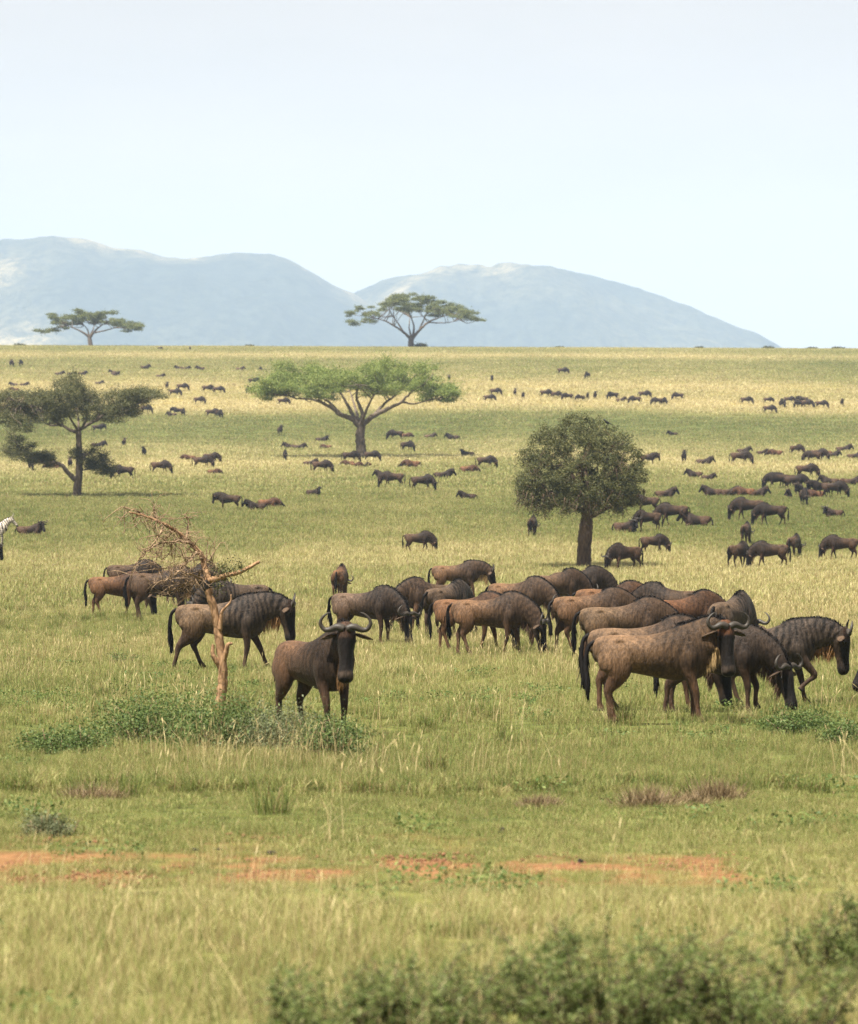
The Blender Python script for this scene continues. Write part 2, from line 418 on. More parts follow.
def make_quadruped(kw, voxel=.02, species='gnu'):
    """returns dict of part name -> list of (verts, quads, tris, coat) in body space, feet at z = 0"""
    S = SPECIES[species]; rng = np.random.default_rng(kw.get('seed', 1))
    lying = kw.get('lying', False); dz = -.57 if lying else 0.0
    B = Buf()
    # torso
    TRr = catmull(np.array(S['torso'], float), 92); NK = 52
    girth = kw.get('girth', 1.0)
    rows = [(np.array([r[0], 0, r[1] + dz]), np.array([0, r[4] * girth, 0]), np.array([0, 0, r[2]]), np.array([0, 0, r[3]])) for r in TRr]
    ellipse_loft(B, rows, 64, TRr[:, 0], 0)
    # neck
    b = np.array([S['neck_base'][0], 0, S['neck_base'][1] + dz]); poll = np.array(kw['poll'], float) + [0, 0, dz]
    yaw = math.radians(kw.get('yaw', 0)); pitch = math.radians(kw.get('pitch', 65)); roll = math.radians(kw.get('roll', 0))
    hd = np.array([math.cos(pitch) * math.cos(yaw), math.cos(pitch) * math.sin(yaw), -math.sin(pitch)])
    hu = np.array([math.sin(pitch) * math.cos(yaw), math.sin(pitch) * math.sin(yaw), math.cos(pitch)])
    hl = np.cross(hu, hd)
    if roll:
        c_, s_ = math.cos(roll), math.sin(roll); hu, hl = hu * c_ + hl * s_, hl * c_ - hu * s_
    nd = poll - b; ln = np.linalg.norm(nd)
    start = b - np.array([.20, 0, .06]); mid = b * .5 + poll * .5 + np.array(kw.get('bend', (.03, 0, .03)))
    endp = poll + hd * .05 - hu * .065
    P = catmull(np.array([start, b, mid, endp]), NK)
    T = np.gradient(P, axis=0); T /= np.linalg.norm(T, axis=1)[:, None]
    tt = np.linspace(0, 1, NK)
    rr = catmull(np.array([S['neck_r'][0], S['neck_r'][0], S['neck_r'][1], S['neck_r'][2]], float), NK)
    arc = np.concatenate([[0], np.cumsum(np.linalg.norm(np.diff(P, axis=0), axis=1))]) + .30
    rows = []; crest = []; throat = []
    for k in range(NK):
        left = np.cross(np.array([0, 0, 1.]), T[k]); w = tt[k] ** 2
        left = left / (np.linalg.norm(left) + 1e-9)
        left = left * (1 - w) + hl * w; left /= np.linalg.norm(left)
        up = np.cross(T[k], left); up /= np.linalg.norm(up)
        rows.append((P[k], left * rr[k, 1], up * rr[k, 0], up * rr[k, 0])); crest.append((P[k] + up * rr[k, 0] * .98, up, left)); throat.append((P[k] - up * rr[k, 0] * .96, up, left))
    ellipse_loft(B, rows, 56, arc, 1)
    # head
    HS = 1.13 if species == 'gnu' else 1.0
    def H(x, y, z): return poll + (hd * x + hl * y + hu * z) * HS
    HR = catmull(np.array(S['head'], float), 30)
    ellipse_loft(B, [(H(r[0], 0, r[1]), hl * r[3] * HS, hu * r[2] * HS, hu * r[2] * .95 * HS) for r in HR], 18, HR[:, 0], 2)
    for sgn in (1, -1):     # brow ridge and nostril swelling
        ellipse_loft(B, [(H(.11 + q * .05, sgn * .092, -.035), hl * .022 * w, hu * .03 * w, hu * .03 * w) for q, w in ((-1, .3), (-.5, .9), (0, 1), (.5, .9), (1, .3))], 8, [.11] * 5, 2)
        if species == 'gnu':
            ellipse_loft(B, [(H(.50 + q * .035, sgn * .055, -.05), hl * .028 * w, hu * .035 * w, hu * .03 * w) for q, w in ((-1, .3), (0, 1), (1, .3))], 8, [.5] * 3, 2)
    # hip bones
    for sgn in (1, -1):
        ellipse_loft(B, [(np.array([-.50 + q * .09, sgn * .135, 1.115 + dz]), np.array([0, .05 * w, 0]), np.array([0, 0, .05 * w]), np.array([0, 0, .05 * w])) for q, w in ((-1, .3), (0, 1), (1, .3))], 8, [-.5] * 3, 0)
    # legs
    legs = dict(LEGS0); legs.update(kw.get('legs', {}))
    for key, (dx, lift) in legs.items():
        sgn = 1 if key[1] == 'l' else -1; front = key[0] == 'f'
        J = np.array(S['front' if front else 'hind'], float); J[:, 1] *= sgn
        prm = J[:, 2].copy()
        if lying:
            if front: K = np.array([(.40, .13, .50), (.44, .19, .32), (.36, .22, .16), (.52, .23, .10), (.68, .23, .075), (.60, .22, .06), (.48, .20, .05), (.42, .20, .045), (.38, .20, .04)])
            else: K = np.array([(-.60, .12, .46), (-.52, .20, .34), (-.36, .27, .24), (-.45, .31, .14), (-.60, .33, .09), (-.48, .33, .06), (-.34, .33, .05), (-.28, .33, .045), (-.24, .33, .04)])
            K[:, 1] *= sgn; J[:, :3] = K
        else:
            top = J[1, 2]; fr = np.clip((top - J[:, 2]) / top, 0, 1)
            J[:, 0] += dx * fr ** 1.15
            if lift:
                if front:
                    ku = np.clip((.95 - prm) / .55, 0, 1); J[:, 0] += lift * .9 * ku; J[:, 2] += lift * .35 * ku
                    kd = np.clip((.41 - prm) / .41, 0, 1); J[:, 0] -= lift * 1.5 * kd; J[:, 2] += lift * .75 * kd
                else:
                    ku = np.clip((.9 - prm) / .5, 0, 1); J[:, 0] += lift * .2 * ku; J[:, 2] += lift * .3 * ku
                    kd = np.clip((.44 - prm) / .44, 0, 1); J[:, 0] -= lift * .8 * kd; J[:, 2] += lift * .7 * kd
        C = catmull(np.column_stack([J, prm]), 34)
        c = C[:, :3]; Tl = np.gradient(c, axis=0); Tl /= np.linalg.norm(Tl, axis=1)[:, None]
        rows = []
        for k in range(34):
            lat = np.array([0, 1., 0]); lat = lat - Tl[k] * lat.dot(Tl[k]); lat /= np.linalg.norm(lat)
            fw = np.cross(lat, Tl[k])
            rows.append((c[k], lat * max(C[k, 3], .02), fw * max(C[k, 4], .02), fw * max(C[k, 4], .02)))
        ellipse_loft(B, rows, 14, C[:, 5], 3 if front else 4)
    V = np.concatenate(B.v); A = np.concatenate(B.a)
    co, q, t = remesh(V, [np.concatenate(B.q), np.concatenate(B.t)], voxel, 3 if voxel < .03 else 2)
    kd = kdtree.KDTree(len(V))
    for i, p in enumerate(V): kd.insert(p, i)
    kd.balance()
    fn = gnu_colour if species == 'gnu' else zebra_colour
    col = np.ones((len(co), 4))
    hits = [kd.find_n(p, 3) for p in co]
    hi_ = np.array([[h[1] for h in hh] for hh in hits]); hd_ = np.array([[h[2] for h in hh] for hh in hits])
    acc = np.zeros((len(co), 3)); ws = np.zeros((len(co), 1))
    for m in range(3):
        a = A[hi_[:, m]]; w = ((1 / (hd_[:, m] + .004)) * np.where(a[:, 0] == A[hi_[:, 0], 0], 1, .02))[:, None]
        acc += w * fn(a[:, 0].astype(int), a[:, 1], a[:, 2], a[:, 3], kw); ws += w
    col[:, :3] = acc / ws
    out = {'body': [(co, q, t, col)]}
    def pack(bf, c):
        vv = np.concatenate(bf.v); return (vv, np.concatenate(bf.q) if bf.q else np.zeros((0, 4), int), np.concatenate(bf.t) if bf.t else np.zeros((0, 3), int), np.tile(np.array([*c, 1.]), (len(vv), 1)))
    hi = voxel < .03
    hc = (.07, .06, .05)
    for sgn in (1, -1):
        if species == 'gnu':
            bf = Buf(); hs = kw.get('horn', 1.0) * .78
            hv = hu * .35 - hd * .94; hv /= np.linalg.norm(hv); hb = H(.005, 0, .045)
            tube(bf, [hb + hl * sgn * y_ + hv * z_ for y_, z_ in ((.015, .0), (.10, .03), (.11 + .11 * hs, -.005), (.11 + .20 * hs, .0), (.11 + .255 * hs, .085 * hs), (.11 + .235 * hs, .17 * hs), (.11 + .16 * hs, .245 * hs), (.11 + .09 * hs, .27 * hs))],
                 [.050, .047, .036, .030, .025, .019, .011, .003], 26 if hi else 12, 8 if hi else 5)
            out.setdefault('horn', []).append(pack(bf, hc))
        bf = Buf()      # ear
        er = [(0, .6), (.045, 1.3), (.12, 1.5), (.19, 1.0), (.245, .15)]
        if species == 'gnu': ed = hl * sgn * .92 + hd * .26 - hu * .22; e0 = H(.03, sgn * .09, -.06)
        else: ed = hu * .85 - hd * .45 + hl * sgn * .25; e0 = H(-.02, sgn * .05, .03)
        ed /= np.linalg.norm(ed); ew = np.cross(ed, hd); ew /= np.linalg.norm(ew); et = np.cross(ed, ew)
        ellipse_loft(bf, [(e0 + ed * s_, ew * .045 * w, et * .014 * w, et * .014 * w) for s_, w in er], 8, [0] * 5, 9)
        out.setdefault('ear', []).append(pack(bf, (.060, .042, .029) if species == 'gnu' else (.5, .47, .42)))
        if hi and species == 'gnu':
            bf = Buf(); th = np.linspace(0, math.pi, 6)
            ellipse_loft(bf, [(H(.115 + .018 * math.cos(x), sgn * .105, -.04), hl * .013 * max(math.sin(x), .02), hu * .016 * max(math.sin(x), .02), hu * .016 * max(math.sin(x), .02)) for x in th], 8, [0] * 6, 9)
            out.setdefault('eye', []).append(pack(bf, (.012, .009, .007)))
    # tail
    bf = Buf(); sw = kw.get('tail', 0.0); tb = np.array([-.83, 0, 1.10 + dz])
    if lying: tp = [tb, tb + [-.08, .02, -.12], tb + [-.13, .08, -.32], tb + [-.10, .16, -.46]]
    else: tp = [tb, tb + [-.09, sw * .05, -.08], tb + [-.125, sw * .2, -.30], tb + [-.10, sw * .38, -.55], tb + [-.09, sw * .5, -.78]]
    if not lying and hi: rr_ = [.032, .03, .034, .046, .012]
    else: rr_ = [.035, .032, .042, .05, .015][:len(tp)]
    c = tube(bf, tp, rr_, 16 if hi else 9, 7 if hi else 5)
    if hi:
        n = 70; i = rng.integers(5, 13, n)
        strands(bf, c[i] + rng.normal(size=(n, 3)) * .014, rng.normal(size=(n, 3)) * .12 + [-.03, 0, -1], rng.uniform(.16, .34, n) * (1 if not lying else .6), .022, .1, rng)
    out['tail'] = [pack(bf, (.006, .0045, .004))]
    # mane and beard
    bf = Buf(); idx = range(6, 25)
    if species == 'gnu':
        n = 460 if hi else 70
        k = rng.integers(8, 50, n); R0, D0 = [], []
        for a in k:
            p, up, lf = crest[a]; s_ = rng.choice([-1, 1]) if rng.random() < .9 else 0
            R0.append(p - up * .015 + lf * rng.normal() * .015 + T[a] * rng.normal() * .03); D0.append(up * rng.uniform(.5, 1.1) + lf * s_ * rng.uniform(.1, .5) - T[a] * rng.uniform(.1, .6))
        strands(bf, R0, D0, rng.uniform(.05, .12, n) * kw.get('mane', 1.0), .014 if hi else .04, 1.0, rng)
        # forelock ridge down to the withers
        n2 = 130 if hi else 16; xs = rng.uniform(.22, .50, n2)
        zt = np.interp(xs, TRr[:, 0], TRr[:, 1] + TRr[:, 2]) + dz
        strands(bf, np.column_stack([xs, rng.normal(size=n2) * .015, zt - .015]), np.column_stack([rng.normal(-.7, .2, n2), rng.normal(size=n2) * .3, np.full(n2, .5)]), rng.uniform(.03, .075, n2), .016 if hi else .03, .6, rng)
        out['mane'] = [pack(bf, (.007, .0055, .0045))]
        bf = Buf(); n = 460 if hi else 50
        k = rng.integers(18, 50, n); R0, D0 = [], []
        for a in k:
            p, up, lf = throat[a]; R0.append(p + up * .02 + lf * rng.normal() * .022 + T[a] * rng.normal() * .02); D0.append(np.array([0, 0, -1.]) - up * .35 + lf * rng.normal() * .16 + rng.normal(size=3) * .1)
        jx = rng.uniform(.02, .24, n // 3)
        for x in jx: R0.append(H(x, rng.normal() * .02, -.19)); D0.append(np.array([0, 0, -1.]) - hu * .5 + rng.normal(size=3) * .12)
        nn = len(R0); strands(bf, R0, D0, rng.uniform(.10, .24, nn) * kw.get('beard', 1.0), .011 if hi else .04, .35, rng)
        out['beard'] = [pack(bf, (.08, .046, .024))]
    else:
        n = 60; k = rng.integers(6, 50, n)
        strands(bf, [crest[a][0] - crest[a][1] * .02 + T[a] * rng.normal() * .03 for a in k], [crest[a][1] + rng.normal(size=3) * .1 for a in k], .10, .035, 0, rng)
        out['mane'] = [pack(bf, (.03, .025, .022))]
    # rest the feet (or the belly) on z = 0
    z0 = co[:, 2].min()
    for L_ in out.values():
        for it in L_: it[0][:, 2] -= z0
    return out

PARTMAT = dict(body=M_COAT, ear=M_COAT, horn=M_HORN, eye=M_EYE, tail=M_TAIL, mane=M_MANE)
def to_meshes(parts, kw, name):
    """one mesh per part"""
    res = []
    for pn, L_ in parts.items():
        for it in L_:
            mat = M_BEARD[kw.get('beard_mat', 1)] if pn == 'beard' else PARTMAT[pn]
            res.append((pn, mesh_from(name + '_' + pn, it[0], [a for a in (it[1], it[2]) if len(a)], mat, True, {'coat': it[3]})))
    return res
def to_single(parts, name, skip=('eye',)):
    V, Q, T_, C = [], [], [], []; n = 0
    for pn, L_ in parts.items():
        if pn in skip: continue
        for it in L_:
            V.append(it[0]); C.append(it[3]); Q.append(it[1] + n); T_.append(it[2] + n); n += len(it[0])
    return mesh_from(name, np.concatenate(V), [a for a in (np.concatenate(Q), np.concatenate(T_)) if len(a)], M_COAT, True, {'coat': np.concatenate(C)})

def place_parts(name, meshes, p, deg, s, tone):
    root = empty(name, p, math.radians(deg), s)
    for pn, me in meshes:
        o = obj(pn, me, root); o.color = (*tone, 1)
    return root
# ------------------------------------------------------------------ dryness of the sward and the bare red track
DYY = np.array([340, 347, 351, 356, 361, 368, 378, 386, 395, 402, 409, 416, 424, 436, 445, 455, 461, 468, 476, 486, 500, 515, 530, 542, 552, 562, 576, 595, 620, 650, 690, 725, 760, 800, 840, 875, 905, 950, 1024, 1200.])
DYV = np.array([.45, .58, .42, .78, .40, .44, .56, .84, .68, .94, .74, .30, .20, .26, .48, .55, .76, .58, .42, .35, .28, .24, .32, .40, .62, .62, .53, .46, .38, .33, .31, .29, .27, .28, .34, .44, .52, .48, .44, .42])
def dryness(x, d):
    y = ypx(d)
    sc = np.maximum(d, 20.)
    wob = (fbm(x / (sc * .05), d / (sc * .25) + 31, 3) - .5) * 26 * smooth(330, 520, y) * (1 - smooth(640, 800, y))
    v = np.interp(y + wob, DYY, DYV)
    px = CX + x / sc * F
    v = v + .16 * smooth(480, 700, px) * np.exp(-((y - 575) / 34.0) ** 2)
    n = fbm(x / 3.3, d / 5.0, 3) - .5
    n2 = fbm(x / (8 + sc * .045) + 5, d / (14 + sc * .09) + 3, 4) - .5
    return np.clip(v + n * .26 + n2 * .46 - .05, 0, 1)
def bare(x, d):
    """0..1, where the red earth of the track shows"""
    c = 30.50 - .12 * x + .5 * (fbm(x / 2.0, 0 * x + 4.4, 2) - .5)
    w = 1.30 + 1.0 * (fbm(x / 1.3 + 9, 0 * x + 1.7, 2) - .35)
    t = 1 - smooth(.45, 1.15, np.abs(d - c) / np.maximum(w, .15))
    n = fbm(x / .42 + 3, d / 1.1 + 8, 4)
    along = 1 - .95 * smooth(2.2, 2.7, x)
    gaps = .25 + .75 * smooth(.24, .44, fbm(x / .9 + 40, d / 1.2, 3))
    gaps = np.maximum(gaps, .9 * smooth(-1.8, -2.4, x))
    a = t * smooth(.27, .46, n) * along * gaps
    side = .35 * smooth(.64, .78, fbm(x / .8 + 77, d / 1.6 + 5, 3)) * smooth(29.4, 30.5, d) * (1 - smooth(33, 36.5, d))
    return np.clip(np.maximum(a, side * along), 0, 1)

# ------------------------------------------------------------------ ground sheet
def build_ground():
    near = np.concatenate([np.linspace(-30, 16, 24)[:-1], np.linspace(16, 27, 40)[:-1], np.linspace(27, 38, 150)[:-1], np.exp(np.linspace(math.log(38), math.log(1000), 230))[:-1], np.exp(np.linspace(math.log(1000), math.log(10400), 26))])
    t = np.linspace(-1, 1, 221)
    D, TT = np.meshgrid(near, t, indexing='ij')
    W = np.maximum(60, .5 * D)
    X = W * (.10 * TT + .90 * TT ** 3)
    Z = ground_z(X, D) + .05 * (fbm(X / 2.0, D / 2.0, 2) - .5) * (1 - smooth(60, 200, D))
    nr, nc = D.shape
    i = np.arange(nr - 1)[:, None] * nc; j = np.arange(nc - 1)[None]
    q = np.stack([i + j, i + j + 1, i + nc + j + 1, i + nc + j], -1).reshape(-1, 4)
    xs, ds = X.ravel(), D.ravel()
    m, nt, no, li = nmat('savanna ground')
    dry = attr(nt, 'dry').outputs['Fac']; br = attr(nt, 'bare').outputs['Fac']
    tc = N(nt, 'ShaderNodeNewGeometry')
    n1 = N(nt, 'ShaderNodeTexNoise'); n1.inputs['Scale'].default_value = 3.0; n1.inputs['Detail'].default_value = 8
    li.new(tc.outputs['Position'], n1.inputs['Vector'])
    turf = ramp(nt, dry, [(0.1, (.105, .135, .038)), (.45, (.17, .18, .06)), (.8, (.30, .26, .105))])
    turf = mixc(nt, 1.0, turf, ramp(nt, n1.outputs[0], [(.3, (.35, .32, .28)), (.55, (.8, .74, .66)), (.75, (1.2, 1.05, .9))]), 'MULTIPLY')
    n2 = N(nt, 'ShaderNodeTexNoise'); n2.inputs['Scale'].default_value = 9.0; n2.inputs['Detail'].default_value = 9; n2.inputs['Roughness'].default_value = .7
    li.new(tc.outputs['Position'], n2.inputs['Vector'])
    earth = ramp(nt, n2.outputs[0], [(.30, (.085, .040, .018)), (.5, (.200, .096, .040)), (.70, (.31, .175, .085))])
    c = mixc(nt, br, turf, earth)
    b = N(nt, 'ShaderNodeBump'); b.inputs['Strength'].default_value = .7; b.inputs['Distance'].default_value = .06
    li.new(n2.outputs[0], b.inputs['Height'])
    p = N(nt, 'ShaderNodeBsdfPrincipled'); p.inputs['Roughness'].default_value = .95; p.inputs['Specular IOR Level'].default_value = .1
    li.new(c, p.inputs['Base Color']); li.new(b.outputs[0], p.inputs['Normal'])
    out = N(nt, 'ShaderNodeOutputMaterial'); li.new(p.outputs[0], out.inputs[0])
    me = mesh_from('ground', np.column_stack([xs, ds, Z.ravel()]), [q], m, True, {'dry': dryness(xs, np.maximum(ds, 3)), 'bare': bare(xs, ds)})
    tag(obj('ground', me), None, None, None, 'structure')
build_ground()

# ------------------------------------------------------------------ grass: tufts of real blades, instanced over the plain
M_GRASS = leaf_material('grass blades', [(0.0, (.105, .145, .033)), (.2, (.212, .245, .064)), (.42, (.335, .335, .115)), (.66, (.50, .445, .20)), (1.0, (.72, .63, .35))], .46, True)
M_STRAW = leaf_material('straw stems', [(0.0, (.26, .20, .085)), (.5, (.40, .32, .15)), (1.0, (.54, .45, .24))], .3, False)
def tuft_mesh(name, n, R, h, w, seed, mat, lean=.35, seedhead=False, clump=0):
    r = np.random.default_rng(seed)
    if clump:
        cc = r.uniform(-R, R, (clump, 2)); pos = cc[r.integers(0, clump, n)] + r.normal(0, R * .16, (n, 2)); hv = r.uniform(.55, 1.25, clump)[r.integers(0, clump, n)]
    else:
        pos = r.uniform(-R, R, (n, 2)); hv = 1
    H_ = h * r.uniform(.45, 1.15, n) * hv; W_ = w * r.uniform(.6, 1.3, n)
    a = r.uniform(0, 2 * math.pi, n); ln = np.abs(r.normal(0, lean, n)) * H_; b = a + r.normal(0, .8, n)
    side = np.column_stack([-np.sin(b), np.cos(b), np.zeros(n)]) * (W_ * .5)[:, None]
    p0 = np.column_stack([pos, np.full(n, -.03)])
    dirv = np.column_stack([np.cos(a), np.sin(a), np.zeros(n)])
    p1 = p0 + dirv * (ln * .35)[:, None] + np.array([0, 0, 1]) * (H_ * .58)[:, None]
    p2 = p0 + dirv * ln[:, None] + np.array([0, 0, 1]) * (H_ * np.sqrt(np.maximum(.1, 1 - .5 * np.minimum(1.6, (ln / H_)) ** 2)))[:, None]
    rnd = np.repeat(r.random(n), 5)
    v = np.stack([p0 - side, p0 + side, p1 - side * .8, p1 + side * .8, p2], 1).reshape(-1, 3)
    k = np.arange(n)[:, None] * 5
    Q = (k + np.array([[0, 1, 3, 2]])); T = (k + np.array([[2, 3, 4]]))
    if seedhead:
        hd = p2 + dirv * .0; s2 = side * 1.6
        up = (p2 - p1); up /= np.linalg.norm(up, axis=1)[:, None]
        L = (.09 * r.uniform(.6, 1.3, n))[:, None]
        v2 = np.stack([hd - up * .02, hd + up * L * .5 + s2, hd + up * L, hd + up * L * .5 - s2], 1).reshape(-1, 3)
        Q = np.vstack([Q, len(v) + np.arange(n)[:, None] * 4 + np.array([[0, 1, 2, 3]])])
        v = np.vstack([v, v2]); rnd = np.concatenate([rnd, np.repeat(r.random(n) * .6 + .2, 4)])
    return mesh_from(name, v, [Q, T], mat, False, {'rnd': rnd})

def scatter(name, meshes, pts, kinds, rotz, scl, dry):
    n = len(pts)
    me = mesh_from(name + ' points', pts, np.zeros((0, 3), int), None)
    me.materials.append(meshes[0].materials[0])
    for k, a, t in (('dry', dry, 'FLOAT'), ('scl', scl, 'FLOAT'), ('rotz', rotz, 'FLOAT')):
        at_ = me.attributes.new(k, t, 'POINT'); at_.data.foreach_set('value', np.asarray(a, np.float32))
    at_ = me.attributes.new('sort', 'INT', 'POINT'); at_.data.foreach_set('value', np.asarray(kinds, np.int32))
    o = obj(name, me)
    ng = bpy.data.node_groups.new(name, 'GeometryNodeTree')
    ng.interface.new_socket('Geometry', in_out='INPUT', socket_type='NodeSocketGeometry')
    ng.interface.new_socket('Geometry', in_out='OUTPUT', socket_type='NodeSocketGeometry')
    gi = ng.nodes.new('NodeGroupInput'); go = ng.nodes.new('NodeGroupOutput'); jn = ng.nodes.new('GeometryNodeJoinGeometry')
    L = ng.links.new
    def named(a, t):
        q = ng.nodes.new('GeometryNodeInputNamedAttribute'); q.data_type = t; q.inputs[0].default_value = a
        return next(s for s in q.outputs if s.enabled and s.name == 'Attribute')
    comb = ng.nodes.new('ShaderNodeCombineXYZ'); L(named('rotz', 'FLOAT'), comb.inputs[2])
    sc = named('scl', 'FLOAT'); so = named('sort', 'INT')
    for k, m in enumerate(meshes):
        src = bpy.data.objects.new(m.name, m)
        oi = ng.nodes.new('GeometryNodeObjectInfo'); oi.inputs['Object'].default_value = src
        cp = ng.nodes.new('FunctionNodeCompare'); cp.data_type = 'INT'; cp.operation = 'EQUAL'
        ins = [s for s in cp.inputs if s.enabled]
        L(so, ins[0]); ins[1].default_value = k
        ip = ng.nodes.new('GeometryNodeInstanceOnPoints')
        L(gi.outputs[0], ip.inputs['Points']); L(cp.outputs[0], ip.inputs['Selection']); L(oi.outputs['Geometry'], ip.inputs['Instance'])
        L(comb.outputs[0], ip.inputs['Rotation']); L(sc, ip.inputs['Scale']); L(ip.outputs[0], jn.inputs[0])
    L(jn.outputs[0], go.inputs[0])
    md = o.modifiers.new('scatter', 'NODES'); md.node_group = ng
    return o

def sow(d0, d1, dens, rng, spread=.15, pad=5.0):
    """points over the wedge of plain in front of the camera, dens per square metre"""
    area = spread * (d1 ** 2 - d0 ** 2) + 2 * pad * (d1 - d0)
    n = int(area * dens)
    d = np.sqrt(rng.uniform(d0 ** 2, d1 ** 2, n)); x = rng.uniform(-1, 1, n) * (spread * d + pad)
    return x, d

def grass_zone(name, d0, d1, dens, meshes, rng, hscale, blend=.12, label='grass'):
    x, d = sow(d0 * (1 - blend), d1 * (1 + blend), dens, rng)
    keep = rng.random(len(x)) < smooth(d0 * (1 - blend), d0 * (1 + blend), d) * (1 - smooth(d1 * (1 - blend), d1 * (1 + blend), d)) if d0 > 20 else rng.random(len(x)) < (1 - smooth(d1 * (1 - blend), d1 * (1 + blend), d))
    x, d = x[keep], d[keep]
    dr = dryness(x, d)
    if d0 < 60:
        keep = rng.random(len(x)) > bare(x, d) * 1.15
        x, d, dr = x[keep], d[keep], dr[keep]
    s = hscale(x, d, dr) * rng.uniform(.8, 1.2, len(x))
    o = scatter(name, meshes, np.column_stack([x, d, ground_z(x, d)]), rng.integers(0, len(meshes), len(x)), rng.uniform(0, 6.28, len(x)), s, np.clip(dr + rng.normal(0, .07, len(x)), 0, 1))
    tag(o, None, None, None, 'stuff')
    return o

def hs_near(x, d, dr):
    return .72 * hs_near0(x, d, dr)
def hs_near0(x, d, dr):
    short = smooth(26.6, 28.6, d) * (1 - smooth(38, 44, d))          # cropped turf along the track
    h = .75 + .55 * fbm(x / 1.6 + 11, d / 2.4, 3) * 1.3
    return h * (1 - .52 * short) * (1 - .30 * smooth(37, 42, d))
def hs_mid(x, d, dr): return .8 * (.55 + .55 * fbm(x / 3 + 2, d / 5, 3)) * (.85 + .35 * dr)
def hs_far(x, d, dr): return (.6 + .5 * fbm(x / 9, d / 14, 3)) * (.75 + .5 * dr)
g = np.random.default_rng(21)
grass_zone('grass', 16.5, 47, 13, [tuft_mesh('near tuft', 190, .30, .25, .0052, 40 + k, M_GRASS, .75, clump=9) for k in range(6)], g, hs_near)
grass_zone('grass', 47, 125, 5.5, [tuft_mesh('middle tuft', 150, .42, .25, .010, 50 + k, M_GRASS, .65, clump=12) for k in range(6)], g, hs_mid)
grass_zone('grass', 125, 300, 1.5, [tuft_mesh('distant tuft', 120, .85, .30, .030, 60 + k, M_GRASS, .4, clump=10) for k in range(5)], g, hs_far)
grass_zone('grass', 300, 905, .30, [tuft_mesh('far tuft', 150, 2.0, .34, .075, 70 + k, M_GRASS, .4, clump=14) for k in range(5)], g, hs_far)
# the cropped turf beside the track
x, d = sow(26.5, 42, 15, g); k = (g.random(len(x)) > bare(x, d) * 1.05) & (g.random(len(x)) < smooth(26.5, 28.5, d) * (1 - smooth(38.5, 42, d)))
x, d = x[k], d[k]
tag(scatter('grass', [tuft_mesh('turf', 150, .24, .085, .0055, 30 + k, M_GRASS, .9, clump=9) for k in range(5)], np.column_stack([x, d, ground_z(x, d)]), g.integers(0, 5, len(x)), g.uniform(0, 6.28, len(x)), (.6 + .9 * fbm(x / .7, d / 1.1 + 60, 3)) * g.uniform(.8, 1.2, len(x)), np.clip(dryness(x, d) * .8 + .35 * (fbm(x / .5 + 8, d / .9, 3) - .4) + g.normal(0, .1, len(x)), 0, 1)), None, None, None, 'stuff')
# crumbs of earth and small stones on the bare track
def clod_mesh(seed):
    r = np.random.default_rng(seed); b = Buf(); th = np.linspace(0, math.pi, 5)
    for k in range(16):
        c = np.array([r.normal(0, .16), r.normal(0, .2), .004]); q = r.uniform(.006, .020)
        tube(b, [c + [math.cos(t) * q, 0, 0] for t in th], [max(.001, math.sin(t) * q * .8) for t in th], 5, 6)
    return b.mesh('clod', M_CLOD)
M_CLOD = plain('dry earth crumbs', (.17, .085, .045), .95, .1)
x, d = sow(29, 34, 16, g); k = g.random(len(x)) < bare(x, d)
x, d = x[k], d[k]
tag(scatter('earth_crumbs', [clod_mesh(k) for k in range(3)], np.column_stack([x, d, ground_z(x, d)]), g.integers(0, 3, len(x)), g.uniform(0, 6.28, len(x)), g.uniform(.6, 1.3, len(x)), np.zeros(len(x))), None, None, None, 'stuff')
# small broad leaved weeds and darker tussocks among the grass
def weed_mesh(name, n, R, h, size, seed):
    r = np.random.default_rng(seed); b = Buf(); c = r.uniform(-R, R, (7, 2)); p = c[r.integers(0, 7, n)] + r.normal(0, R * .18, (n, 2))
    leaves(b, np.column_stack([p, r.uniform(.01, h, n)]), size, r, .45, .5); return b.mesh(name, M_WEED, False, 'rnd')
M_WEED = leaf_material('weed leaves', [(0.0, (.055, .095, .022)), (.5, (.10, .155, .036)), (1.0, (.19, .22, .065))], .3)
x, d = sow(18, 75, 1.5, g); k = g.random(len(x)) < smooth(.50, .68, fbm(x / 1.5 + 70, d / 2.6 + 20, 3)) * (1 - .7 * bare(x, d))
x, d = x[k], d[k]
tag(scatter('weeds', [weed_mesh('weed', 110, .22, .14, .035, 20 + k) for k in range(4)], np.column_stack([x, d, ground_z(x, d)]), g.integers(0, 4, len(x)), g.uniform(0, 6.28, len(x)), g.uniform(.5, 1.3, len(x)), np.zeros(len(x))), None, None, None, 'stuff')
x, d = sow(18, 130, .55, g); k = g.random(len(x)) < smooth(.46, .66, fbm(x / 2.5 + 30, d / 4.6 + 90, 3)) * (1 - .8 * smooth(27.5, 29, d) * (1 - smooth(36, 40, d)))
x, d = x[k], d[k]
tag(scatter('tussock_grass', [tuft_mesh('tussock', 130, .13, .36, .007, 25 + k, M_GRASS, .55) for k in range(4)], np.column_stack([x, d, ground_z(x, d)]), g.integers(0, 4, len(x)), g.uniform(0, 6.28, len(x)), g.uniform(.5, 1.15, len(x)), g.choice([.05, .14, .55], len(x), p=[.45, .35, .20])), None, None, None, 'stuff')
